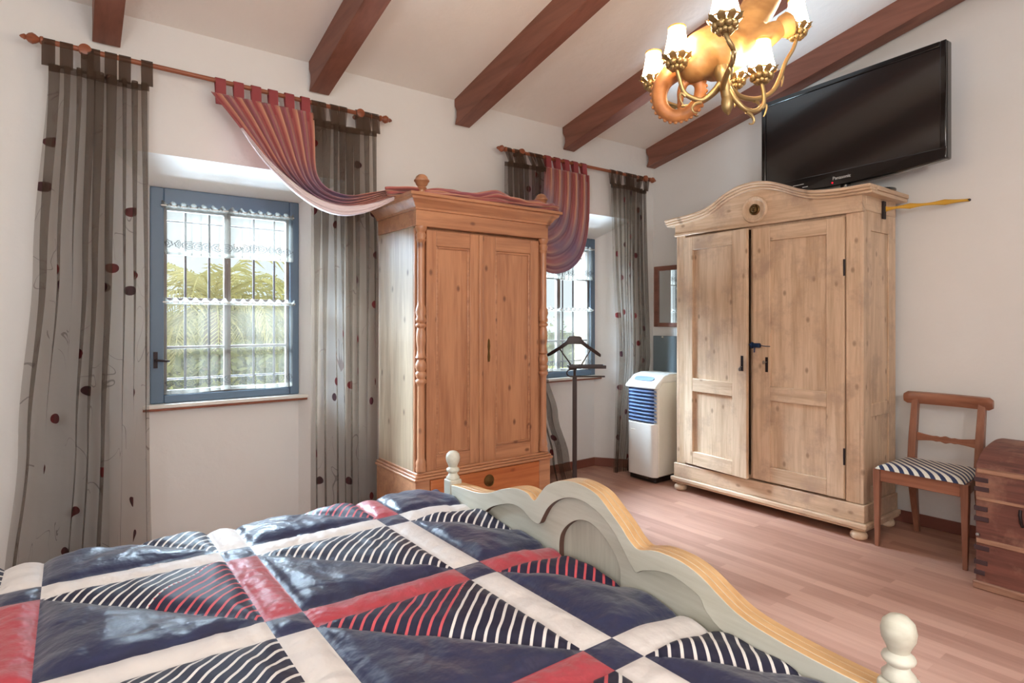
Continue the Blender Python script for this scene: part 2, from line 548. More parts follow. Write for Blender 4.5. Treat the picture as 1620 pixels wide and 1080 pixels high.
M['lining'] = plain('swag_lining', srgb(222, 208, 212), 0.5)
M['navy'] = satin('quilt_navy_satin', srgb(20, 24, 52), srgb(30, 40, 82), 0.36)
M['qwhite'] = satin('quilt_white', srgb(226, 220, 214), srgb(204, 198, 196), 0.55, 10, .4)
M['qred'] = satin('quilt_red', srgb(156, 44, 58), srgb(184, 70, 80), 0.42, 10, .5)
M['qsw'] = striped('quilt_white_stripe', srgb(26, 28, 54), srgb(226, 222, 218))
M['qsr'] = striped('quilt_red_stripe', srgb(28, 28, 56), srgb(204, 84, 92))
M['floor'] = mat_floor()
M['seatpad'] = striped('seat_stripe', srgb(34, 48, 84), srgb(224, 220, 206), 0.50, 0.035)
M['palm'] = leafmat('palm_green', srgb(140, 136, 86), srgb(196, 184, 128))
M['bush'] = leafmat('bush_green', srgb(84, 88, 52), srgb(128, 126, 76))
M['twig'] = leafmat('olive_leaf', srgb(120, 124, 96), srgb(160, 160, 124))
M['trunkbark'] = plain('bark', srgb(112, 92, 66), 0.9)
M['grass'] = plain('grass', srgb(176, 168, 84), 0.9)
M['carved'] = wood('carved_limewood', srgb(168, 126, 74), srgb(136, 94, 50), 'x', 0, 0.5, 0.7)
M['coil'] = wood('carved_tail_wood', srgb(176, 116, 66), srgb(140, 82, 42), 'x', 0, 0.5, 0.7)
M['gilt'] = plain('antique_brass', srgb(158, 134, 92), 0.38, 0.75)
M['logo_white'] = plain('logo_silver', srgb(220, 220, 220), 0.4)
M['led'] = emit('red_standby_light', (1.0, 0.01, 0.03, 1), 1.6)

# ------------------------------------------------------------------ the room
YW, YN = 3.56, 3.84


def wall_x(y):
    return 4.25 + 0.0388 * (YW - y)


def ceil_z(y):
    return 2.836 + 0.23 * (YW - y)


structure(MB().box((-1.3, -1.7, -0.12), (4.75, 4.1, 0)).build('floor', M['floor'], angle=0))
m = MB()
m.prism([(4.12, ceil_z(4.12)), (-1.75, ceil_z(-1.75)), (-1.75, ceil_z(-1.75) + .14), (4.12, ceil_z(4.12) + .14)], lambda a, b, d: (d, a, b), -1.35, 4.85)
structure(m.build('ceiling', M['ceiling'], angle=0))
WIN = [dict(xl=.359, xr=1.169, zb=.836, zt=2.045, fl=.16, fr=1.37, ft=2.164), dict(xl=2.974, xr=3.784, zb=.815, zt=2.03, fl=2.77, fr=3.985, ft=2.185)]
m = MB()
TOPZ = 3.0


def quad(m, a, b, c, d):
    m.add([a, b, c, d], [(0, 1, 2, 3)])


xs = [-1.3, WIN[0]['fl'], WIN[0]['fr'], WIN[1]['fl'], WIN[1]['fr'], 4.3]
for i in (0, 2, 4):
    quad(m, (xs[i], YW, 0), (xs[i + 1], YW, 0), (xs[i + 1], YW, TOPZ), (xs[i], YW, TOPZ))
for w in WIN:
    quad(m, (w['fl'], YW, w['ft']), (w['fr'], YW, w['ft']), (w['fr'], YW, TOPZ), (w['fl'], YW, TOPZ))
    quad(m, (w['fl'], YW, 0), (w['xl'], YN, 0), (w['xl'], YN, w['zt']), (w['fl'], YW, w['ft']))
    quad(m, (w['fr'], YW, 0), (w['xr'], YN, 0), (w['xr'], YN, w['zt']), (w['fr'], YW, w['ft']))
    quad(m, (w['fl'], YW, w['ft']), (w['xl'], YN, w['zt']), (w['xr'], YN, w['zt']), (w['fr'], YW, w['ft']))
    quad(m, (w['xl'], YN, 0), (w['xr'], YN, 0), (w['xr'], YN, w['zb']), (w['xl'], YN, w['zb']))
structure(m.build('wall_back', M['wall'], angle=0, recalc=False))
m = MB()
YO = 4.1
xo = [-1.3, WIN[0]['xl'], WIN[0]['xr'], WIN[1]['xl'], WIN[1]['xr'], 4.75]
for i in (0, 2, 4):
    quad(m, (xo[i], YO, -3), (xo[i + 1], YO, -3), (xo[i + 1], YO, TOPZ), (xo[i], YO, TOPZ))
for w in WIN:
    a, b, c, d = w['xl'], w['xr'], w['zb'], w['zt']
    quad(m, (a, YO, -3), (b, YO, -3), (b, YO, c), (a, YO, c)); quad(m, (a, YO, d), (b, YO, d), (b, YO, TOPZ), (a, YO, TOPZ))
    y0 = YN + .002
    quad(m, (a, y0, c), (b, y0, c), (b, YO, c), (a, YO, c)); quad(m, (a, y0, d), (b, y0, d), (b, YO, d), (a, YO, d))
    quad(m, (a, y0, c), (a, y0, d), (a, YO, d), (a, YO, c)); quad(m, (b, y0, c), (b, y0, d), (b, YO, d), (b, YO, c))
structure(m.build('wall_outside', M['ext'], angle=0, recalc=False))
m = MB()
ys = [4.1, -1.75]
V = []
for o in (0, .2):
    for y in ys:
        V += [(wall_x(y) + o, y, -.1), (wall_x(y) + o, y, ceil_z(y) + .05)]
m.add(V, [(0, 1, 3, 2), (4, 6, 7, 5), (0, 2, 6, 4), (1, 5, 7, 3), (0, 4, 5, 1), (2, 3, 7, 6)])
structure(m.build('wall_right', M['wall'], angle=0))
structure(MB().prism([(4.1, -.1), (-1.75, -.1), (-1.75, ceil_z(-1.75) + .05), (4.1, ceil_z(4.1) + .05)], lambda a, b, d: (d, a, b), -1.4, -1.2).build('wall_left', M['wall'], angle=0))
structure(MB().box((-1.4, -1.8, -.1), (4.9, -1.6, 4.2)).build('wall_front', M['wall'], angle=0))

# beams
for bx, bw in ((.09, .115), (1.142, .118), (2.149, .118), (3.15, .115), (4.146, .13)):
    y0 = YW - .005
    top = lambda y: ceil_z(y) + .02
    bot = lambda y: ceil_z(y) - (.165 if bx > 4 else .178)
    out = [(y0, top(y0)), (y0 - .004, bot(y0) + .13), (y0 - .028, bot(y0) + .09), (y0 - .03, bot(y0) + .05), (y0 - .008, bot(y0) + .005), (y0 - .012, bot(y0)), (-1.59, bot(-1.59)), (-1.59, top(-1.59))]
    mm = MB().prism(out, lambda a, b, d: (d, a, b), bx, bx + bw)
    for i, p in enumerate(mm.v):   # hand-hewn, slightly uneven
        if p.y < 3:
            p.z += .006 * sin(bx * 9 + p.y)
    structure(mm.build('ceiling_beam', M['beam'], loc=(bx, YW, ceil_z(YW) - .2), bevel=.006))

# baseboards
m = MB()


def skirt(m, p, q, side=1, h=.075, t=.012):
    p = Vector((p[0], p[1], 0)); q = Vector((q[0], q[1], 0)); d = (q - p).normalized(); nn = Vector((-d.y, d.x, 0)) * t * side
    V = [p, q, q + nn, p + nn]
    m.add(V + [v + Vector((0, 0, h)) for v in V], [(0, 1, 2, 3), (4, 7, 6, 5), (0, 4, 5, 1), (1, 5, 6, 2), (2, 6, 7, 3), (3, 7, 4, 0)])


for w in WIN:
    hh = .05 if w is WIN[0] else .075
    skirt(m, (w['fl'], YW), (w['xl'], YN), -1, hh); skirt(m, (w['xl'], YN), (w['xr'], YN), -1, hh); skirt(m, (w['xr'], YN), (w['fr'], YW), -1, hh)
for i in (0, 2, 4):
    skirt(m, (max(xs[i], -1.2), YW), (min(xs[i + 1], wall_x(YW)), YW), -1)
structure(m.build('baseboard_back', M['beam2'], bevel=.003))
m = MB(); skirt(m, (wall_x(YW), YW), (wall_x(-1.6), -1.6), -1)
structure(m.build('baseboard_right', M['beam2'], bevel=.003))


# windows
def window(idx, w):
    a, b, c, d = w['xl'], w['xr'], w['zb'], w['zt']
    r = bpy.data.objects.new('window_%d' % idx, None); COL.objects.link(r); r.location = (a, YN, c); ORG[r.name] = Vector((a, YN, c))
    structure(r)
    f = .066
    mm = MB()
    mm.box((a, YN - .012, c), (a + f, YN + .06, d)); mm.box((b - f * .85, YN - .012, c), (b, YN + .06, d))
    mm.box((a + f, YN - .011, d - .10), (b - f * .85, YN + .06, d)); mm.box((a + f, YN - .011, c), (b - f * .85, YN + .06, c + .046))
    mm.build('frame', M['bluegrey'], r, bevel=.006)
    ia, ib, ic, id_ = a + f, b - f * .85, c + .046, d - .10
    mid = a + .398
    for s0, s1 in ((ia, mid), (mid, ib)):
        mm = MB(); t = .018
        mm.box((s0, YN + .012, ic), (s0 + t, YN + .045, id_)); mm.box((s1 - t, YN + .012, ic), (s1, YN + .045, id_))
        mm.box((s0 + t, YN + .013, id_ - .022), (s1 - t, YN + .044, id_)); mm.box((s0 + t, YN + .013, ic), (s1 - t, YN + .044, ic + .024))
        for zz in (.846, .586, .310):
            mm.box((s0 + t, YN + .015, c + zz - .008), (s1 - t, YN + .042, c + zz + .008))
        sh = mm.build('sash', M['sash'], r, bevel=.002)
        MB().box((s0 + t, YN + .027, ic + .02), (s1 - t, YN + .031, id_ - .02)).build('pane', M['glass'], sh, angle=0)
    mm = MB()
    for t in (.197, .325, .581, .706):
        mm.tube([(a + t, YN + .17, c), (a + t, YN + .17, d)], .0075, 8)
    mm.tube([(a, YN + .17, d - .16), (b, YN + .17, d - .16)], .006, 8)
    mm.tube([(a, YN + .17, c + .12), (b, YN + .17, c + .12)], .006, 8)
    mm.build('security_grille', M['iron'], r)
    mm = MB(); mm.box((a + .015, YN - .022, c + .20), (a + .035, YN - .010, c + .29)); mm.tube([(a + .025, YN - .02, c + .245), (a + .025, YN - .045, c + .245), (a + .09, YN - .05, c + .238)], .006, 8)
    mm.build('handle', M['iron'], r)
    mm = MB(); k = .06 / .28
    xa, xb = lerp(a, w['fl'], k), lerp(b, w['fr'], k)
    mm.add([(xa, YN - .06, c - .022), (xb, YN - .06, c - .022), (b, YN, c - .022), (a, YN, c - .022), (xa, YN - .06, c), (xb, YN - .06, c), (b, YN, c), (a, YN, c)],
           [(3, 2, 1, 0), (4, 5, 6, 7), (0, 1, 5, 4), (1, 2, 6, 5), (2, 3, 7, 6), (3, 0, 4, 7)])
    s = mm.build('sill', M['white'], r, bevel=.004)
    MB().box((xa + .004, YN - .056, c - .034), (xb - .004, YN - .002, c - .0225)).build('sill_edge', M['rod'], s)
    return r


for i, w in enumerate(WIN):
    window(i + 1, w)


# cafe curtains: a small gathered cloth on a thin wire across the sashes
def cafe(w, z0, z1, mat, label, seed, folds, x0, x1):
    rnd = random.Random(seed)
    y = YN - .034
    r = thing('cafe_curtain', (x0, y, z0), label, 'curtain', None)
    ph = [rnd.uniform(0, 6.28) for _ in range(4)]

    def fn(u, v):
        uu = u + .012 * sin(2 * pi * 3 * u + ph[0])
        a = 2 * pi * folds * uu
        k = .5 + .5 * (1 - v)
        return (lerp(x0, x1, u) + .011 * k * sin(a), y + .010 * k * cos(a) * (1 + .4 * sin(7 * u + ph[1])), lerp(z0, z1, v) - .004 * sin(9 * u + ph[2]))
    W = (x1 - x0)
    MB().grid(fn, folds * 12, 14, 0, lambda u, v: (u * W, v * (z1 - z0))).build('cloth', mat, r, angle=180, recalc=False)
    mm = MB(); mm.tube([(x0 - .01, y, z1), (x1 + .01, y, z1)], .004, 8); mm.build('wire', M['white'], r)
    MB().grid(lambda u, v: (lerp(x0 - .006, x1 + .006, u), y - .002 + (.004 + .008 * v) * sin(2 * pi * 14 * u + sin(9 * u)), z1 - .012 + v * (.030 + .010 * sin(2 * pi * 14 * u + 1))), 150, 5).build('gathered_heading', M['ruffle'], r, angle=180, recalc=False)


cafe(WIN[0], 1.668, 1.942, M['lace'], 'short white lace curtain across the top of the palm-view window', 1, 13, .418, 1.122)
cafe(WIN[0], .890, 1.404, M['lace2'], 'longer sheer lace curtain over the lower half of the palm-view window', 2, 11, .428, 1.128)
cafe(WIN[1], 1.655, 1.93, M['lace'], 'short white lace curtain at the top of the far window, under the red swag', 3, 13, 3.033, 3.737)
cafe(WIN[1], .87, 1.392, M['lace2'], 'longer sheer lace curtain over the lower half of the window behind the valet stand', 4, 11, 3.043, 3.735)


# curtain rods
def rod(x0, x1, z0, z1, y, label, br):
    r = thing('curtain_rod', (x0, y, z0), label, 'curtain rod', 'turned wooden curtain rods')
    zz = lambda x: lerp(z0, z1, (x - x0) / (x1 - x0))
    MB().tube([(x0 + .05, y, zz(x0)), (x1 - .05, y, zz(x1))], .0125, 12).build('pole', M['rod'], r)
    prof = [(.0125, 0), (.018, .004), (.018, .012), (.011, .018), (.02, .030), (.025, .042), (.02, .055), (.010, .064), (.013, .070), (.007, .082), (0, .088)]
    MB().lathe([(a, -h) for a, h in prof], (x0 + .055, y, zz(x0)), 16, 'x').build('finial', M['rod'], r)
    MB().lathe(prof, (x1 - .055, y, zz(x1)), 16, 'x').build('finial', M['rod'], r)
    for bx in br:
        mm = MB(); mm.lathe([(.012, 0), (.026, .004), (.028, .02), (.02, .03), (.014, .04), (.014, YW - y)], (bx, y - .02, zz(bx)), 16, 'y')
        mm.build('bracket', M['rod'], r)


RY = 3.455
rod(-.147, 1.60, 2.578, 2.558, RY, 'long wooden curtain rod above the palm-view window, left of the tall wardrobe', (.06, 1.42))
rod(2.47, 4.13, 2.532, 2.535, RY, 'wooden curtain rod in the corner above the window behind the wardrobe', (2.66, 4.02))


# sheer curtains
def curtain(label, keys, zt, zrod, n, seed, y=RY - .01, ntab=7, group='embroidered sheer tab-top curtains', width=1.1):
    """keys: list of (z, xl, xr, depth) from top to bottom"""
    rnd = random.Random(seed)
    ph = [rnd.uniform(0, 6.28) for _ in range(8)]
    zb = keys[-1][0]
    xc = (keys[0][1] + keys[0][2]) / 2
    r = thing('curtain', (xc, y, max(zb, 0)), label, 'curtain', group)

    def at(z):
        for a, b in zip(keys, keys[1:]):
            if z >= b[0] or b is keys[-1]:
                t = smooth((a[0] - z) / (a[0] - b[0])) if a[0] != b[0] else 0
                return [lerp(p, q, t) for p, q in zip(a[1:], b[1:])]

    def fn(u, v):
        z = lerp(zb, zt, v)
        xl, xr, dp = at(z)
        W = xr - xl
        uu = u + .018 * sin(2 * pi * 2 * u + ph[0]) + .01 * sin(2 * pi * 5 * u + ph[1] + 1.2 * (1 - v))
        uu = lerp(u, uu, min(1, 4 * u, 4 * (1 - u)))
        a = 2 * pi * n * uu
        am = .75 + .5 * sin(5 * u + ph[2])
        k = W / (2 * pi * n) * (lerp(3.8, 1.25, min(1, 1.4 * (1 - v))) + .7 * sin(11 * u + ph[3]))
        x = xl + W * u + k * sin(a + .5 * sin(3.1 * (1 - v) + ph[4])) 
        yy = y + dp * am * cos(a) * (.6 + .4 * (1 - v)) + .012 * sin(4 * (1 - v) + 6 * u + ph[5])
        return (x, yy, z)
    MB().grid(fn, n * 16, 40, 0, lambda u, v: (u * width + seed * .37, v * (zt - zb) + seed * .61)).build('cloth', M['sheer'], r, angle=180, recalc=False)
    h = .032 / (zt - zb)
    MB().grid(lambda u, v: Vector(fn(u, 1 - h + h * v)) + Vector((0, -.003, 0)), n * 16, 2).build('heading', M['sheer_head'], r, angle=180, recalc=False)
    for i in range(ntab):
        u = (i + .5) / ntab
        p = Vector(fn(u, 1)); tw = (keys[0][2] - keys[0][1]) / ntab * .44
        mm = MB(); q = 10
        loop = [(p.y, p.z - .01)] + [(RY - .0165 * cos(pi * k / q), zrod + .0165 * sin(pi * k / q)) for k in range(q + 1)] + [(p.y + .006, p.z - .01)]
        V = []; F = []
        for k, (yy, zz) in enumerate(loop):
            V += [(p.x - tw, yy, zz), (p.x + tw, yy, zz)]
        for k in range(len(loop) - 1):
            F.append((2 * k, 2 * k + 1, 2 * k + 3, 2 * k + 2))
        mm.add(V, F).build('tab', M['sheer_head'], r, angle=180, recalc=False)


curtain('grey-brown sheer curtain with dark dots, left of the palm-view window', [(2.47, -.075, .32, .035), (1.55, -.12, .325, .045), (.75, -.175, .325, .06), (.03, -.235, .335, .07)], 2.47, 2.575, 9, 1, y=3.43)
curtain('grey-brown sheer curtain with dark dots, between the palm-view window and the tall wardrobe', [(2.46, 1.13, 1.52, .03), (1.5, 1.125, 1.53, .04), (.03, 1.125, 1.535, .045)], 2.46, 2.562, 8, 2, y=3.435)
curtain('grey sheer curtain mostly behind the tall wardrobe, its hem bunched by the valet stand', [(2.44, 2.51, 2.85, .03), (1.3, 2.56, 2.83, .04), (.9, 2.6, 2.875, .05), (.6, 2.64, 2.97, .055), (.25, 2.68, 3.08, .06), (.02, 2.70, 3.14, .06)], 2.44, 2.532, 7, 3, y=3.42)
curtain('grey-green sheer curtain in the corner, behind the portable cooler', [(2.44, 3.615, 4.05, .03), (1.85, 3.63, 4.05, .04), (1.0, 3.68, 4.055, .04), (.45, 3.66, 3.93, .022), (.03, 3.65, 3.84, .02)], 2.44, 2.535, 9, 4, y=3.455)


# ------------------------------------------------------------------ the red swag
def swag():
    r = thing('curtain_swag', (1.9, 3.0, 2.0), 'red and copper striped cloth swagged from both curtain rods over the tall wardrobe', 'swag')
    # left fall: from the rod down and across to the wardrobe's top left corner
    y0 = 3.42

    def P(x, z, y):                     # the same sight line moved towards the room
        k = y / 3.44
        return (x * k, y, 1.3 + (z - 1.3) * k)

    def depth(t, a=3.42, b=3.02):
        return lerp(a, b, smooth(t))
    outer = [(.597, 2.50), (.68, 2.41), (.774, 2.30), (.87, 2.19), (.976, 2.105), (1.083, 2.03), (1.194, 1.985), (1.319, 1.972), (1.439, 2.0), (1.597, 2.065), (1.74, 2.125)]
    inner = [(1.135, 2.50), (1.14, 2.40), (1.142, 2.30), (1.145, 2.21), (1.16, 2.13), (1.21, 2.075), (1.29, 2.05), (1.37, 2.05), (1.46, 2.075), (1.60, 2.115), (1.74, 2.15)]

    def surf(u, v, o=outer, i=inner, fold=1.0):
        a = poly_at(o, v); b = poly_at(i, v)
        x, z = lerp(a[0], b[0], u), lerp(a[1], b[1], u)
        # sag: middle rows follow an in-between catenary
        w = sin(pi * u) * sin(pi * min(1, v * 1.2)) * .03
        y = depth(v) + fold * (.018 * sin(2 * pi * 5.5 * u + 2 * v) + .01 * sin(2 * pi * 11 * u + 1)) * (1 - .25 * v) - .04 * sin(pi * v) * fold
        z -= w + .006 * sin(2 * pi * 5.5 * u + 2 * v + 1.2) * sin(pi * v)
        return P(x, z, y)
    O2 = [Vector((a, b, 0)) for a, b in outer]; O2 = [(p.x, p.y) for p in catmull(O2, 4)]
    I2 = [Vector((a, b, 0)) for a, b in inner]; I2 = [(p.x, p.y) for p in catmull(I2, 4)]
    mm = MB()
    mm.grid(lambda u, v: surf(u, v, O2, I2), 90, 60, 0, lambda u, v: (u, v * .98))
    # white lining turned out along the lower edge
    lo = [(.74, 2.335), (.80, 2.25), (.864, 2.17), (.976, 2.065), (1.083, 1.988), (1.194, 1.938), (1.319, 1.925), (1.439, 1.955), (1.544, 2.003), (1.66, 2.07), (1.74, 2.115)]
    hi = [(.75, 2.34), (.815, 2.265), (.885, 2.19), (.985, 2.11), (1.083, 2.045), (1.194, 2.0), (1.319, 1.985), (1.439, 2.008), (1.56, 2.045), (1.66, 2.09), (1.74, 2.125)]
    ml = MB()
    LO = [(p.x, p.y) for p in catmull([(a, b, 0) for a, b in lo], 4)]; HI = [(p.x, p.y) for p in catmull([(a, b, 0) for a, b in hi], 4)]

    def lin(u, v):
        a = poly_at(LO, v); b = poly_at(HI, v)
        t = .15 + .85 * v
        y = depth(t) - .04 * sin(pi * t) - .012 - .014 * sin(pi * u) + .006 * sin(2 * pi * 3 * u + 3 * v)
        return P(lerp(a[0], b[0], u), lerp(a[1], b[1], u), y)
    ml.grid(lin, 14, 50, 0)
    # the bunched middle lying along the wardrobe top
    path = catmull([(1.40, 3.02, 2.005), (1.50, 2.95, 2.002), (1.66, 2.89, 1.998), (1.86, 2.87, 2.0), (2.0, 2.86, 2.012), (2.12, 2.86, 2.002), (2.3, 2.865, 2.003), (2.43, 2.88, 2.012), (2.5, 2.93, 2.005)], 8)
    npth = len(path) - 1

    def roll(u, v):
        k = v * npth; i = min(int(k), npth - 1); p = path[i].lerp(path[i + 1], k - i)
        t = (path[min(i + 1, npth)] - path[max(i - 1, 0)]).normalized()
        w = Vector((t.y, -t.x, 0)).normalized()
        a = 2 * pi * u
        rr = .027 + .010 * v + .008 * sin(3 * a + 9 * v) + .006 * sin(7 * a - 14 * v) + .017 * noise.noise(Vector((v * 14, 1.4 * cos(a), 1.4 * sin(a)))) + .014 * exp(-((v - .50) / .06) ** 2)
        q = p + w * cos(a) * rr * 1.5 + Vector((0, 0, 1)) * sin(a) * rr * .85
        q.z = max(q.z, 1.982)
        return q
    mm.grid(roll, 56, 150, 0, lambda u, v: (u, .02 + .2 * (1 - abs(2 * v - 1))))
    mm2 = MB()
    # right fall: from the wardrobe's top right corner through a deep belly to the other rod
    out = [(3.335, 2.46), (3.338, 2.36), (3.338, 2.25), (3.33, 2.08), (3.30, 1.92), (3.24, 1.79), (3.14, 1.705), (3.03, 1.665), (2.93, 1.66), (2.82, 1.70), (2.74, 1.80), (2.70, 1.93), (2.74, 2.09)]
    inn = [(2.866, 2.46), (2.868, 2.40), (2.866, 2.34), (2.866, 2.28), (2.86, 2.22), (2.85, 2.18), (2.84, 2.14), (2.82, 2.11), (2.80, 2.10), (2.78, 2.095), (2.76, 2.095), (2.75, 2.10), (2.74, 2.11)]
    OU = [(p.x, p.y) for p in catmull([(a, b, 0) for a, b in out], 4)]; IN = [(p.x, p.y) for p in catmull([(a, b, 0) for a, b in inn], 4)]

    def surf2(u, v):
        a = poly_at(IN, v); b = poly_at(OU, v)
        x, z = lerp(a[0], b[0], u), lerp(a[1], b[1], u)
        y = lerp(3.42, 2.98, smooth(v)) + (.022 * sin(2 * pi * 5.5 * u + 1.5 * v) + .012 * sin(2 * pi * 11 * u)) * (1 - .5 * v) - .07 * sin(pi * v)
        return P(x, z, y)
    mm.grid(surf2, 90, 60, 0, lambda u, v: (u + .3, v * .98))
    mm.build('cloth', M['swag'], r, angle=180, recalc=False, solid=.003)
    ml.build('lining', M['lining'], r, angle=180, recalc=False, solid=.003)['label'] = 'white lining'
    k = .03
    mk = MB().ball((2.00, 2.845, 2.018), .040, 12, 0, (1.1, .7, .8))
    for p in mk.v:
        p += Vector((0, 0, 1)) * .012 * noise.noise(p * 40)
    mk.build('knot', M['swag'], r, angle=180)
    for x0, x1, zr, n in ((.60, 1.135, 2.567, 6), (2.868, 3.335, 2.533, 5)):
        for i in range(n):
            x = lerp(x0, x1, (i + .5) / n) * (3.43 / 3.44); tw = .025
            V = []; F = []; q = 10
            loop = [(3.425, 2.44 if x < 2 else 2.40)] + [(RY - .019 * cos(pi * j / q), zr + .019 * sin(pi * j / q)) for j in range(q + 1)] + [(3.435, 2.44 if x < 2 else 2.40)]
            for yy, zz in loop:
                V += [(x - tw, yy, zz), (x + tw, yy, zz)]
            for j in range(len(loop) - 1):
                F.append((2 * j, 2 * j + 1, 2 * j + 3, 2 * j + 2))
            MB().add(V, F).build('tab', M['swag_tab'], r, angle=180, recalc=False)


swag()


# ------------------------------------------------------------------ tall wardrobe between the windows
def panel_door(x0, x1, z0, z1, yf, t, st_l, st_r, rl_t, rl_b, mz, mx, parent, mids=(), plane='y', mould=True, pd=.010):
    """framed door; plane 'y': front faces -y at yf ; plane 'x': front faces -x at yf (x0,x1 then run along y)"""
    if plane == 'y':
        B = lambda m, a, b, c, d, e, f: m.box((a, c, e), (b, d, f))
    else:
        B = lambda m, a, b, c, d, e, f: m.box((c, a, e), (d, b, f))
    mm = MB()
    B(mm, x0, x0 + st_l, yf, yf + t, z0, z1); B(mm, x1 - st_r, x1, yf, yf + t, z0, z1)
    dr = mm.build('door', mz, parent, bevel=.003)
    e = .0007
    for ra, rb in [(z1 - rl_t, z1), (z0, z0 + rl_b)] + list(mids):
        mr = MB(); B(mr, x0 + st_l, x1 - st_r, yf + e, yf + t, ra, rb); mr.build('rail', mx, dr, bevel=.003)
    zz = [z0 + rl_b] + [k for md in mids for k in md] + [z1 - rl_t]
    for i in range(0, len(zz), 2):
        pa, pb, pz0, pz1 = x0 + st_l, x1 - st_r, zz[i], zz[i + 1]
        mp = MB(); B(mp, pa, pb, yf + pd, yf + t * .9, pz0, pz1)
        mp.build('panel', mz, dr, bevel=.001)
        if mould:
            w = .014; mo = MB()
            B(mo, pa, pa + w, yf + .003, yf + pd + .002, pz0, pz1); B(mo, pb - w, pb, yf + .003, yf + pd + .002, pz0, pz1)
            B(mo, pa + w, pb - w, yf + .003, yf + pd + .002, pz0, pz0 + w); B(mo, pa + w, pb - w, yf + .003, yf + pd + .002, pz1 - w, pz1)
            mo.build('moulding', mx, dr, bevel=.004, seg=3)
    return dr


def column_profile(z0, z1):
    h = z1 - z0
    P = [(.028, 0), (.030, .012), (.026, .022), (.029, .035), (.022, .05), (.021, .06), (.020, .345), (.021, .355),
         (.030, .362), (.030, .372), (.022, .378), (.030, .392), (.030, .402), (.024, .408), (.031, .425), (.030, .44), (.020, .455), (.030, .465), (.024, .475),
         (.021, .50), (.027, .535), (.025, .57), (.020, .585), (.030, .592), (.030, .60), (.022, .606), (.030, .614), (.030, .622), (.024, .63), (.032, .65), (.028, .665), (.021, .68),
         (.021, .70), (.020, .93), (.021, .935), (.029, .945), (.024, .952), (.030, .965), (.022, .975), (.032, .99), (.032, 1.0)]
    return [(r, z0 + t * h) for r, t in P]


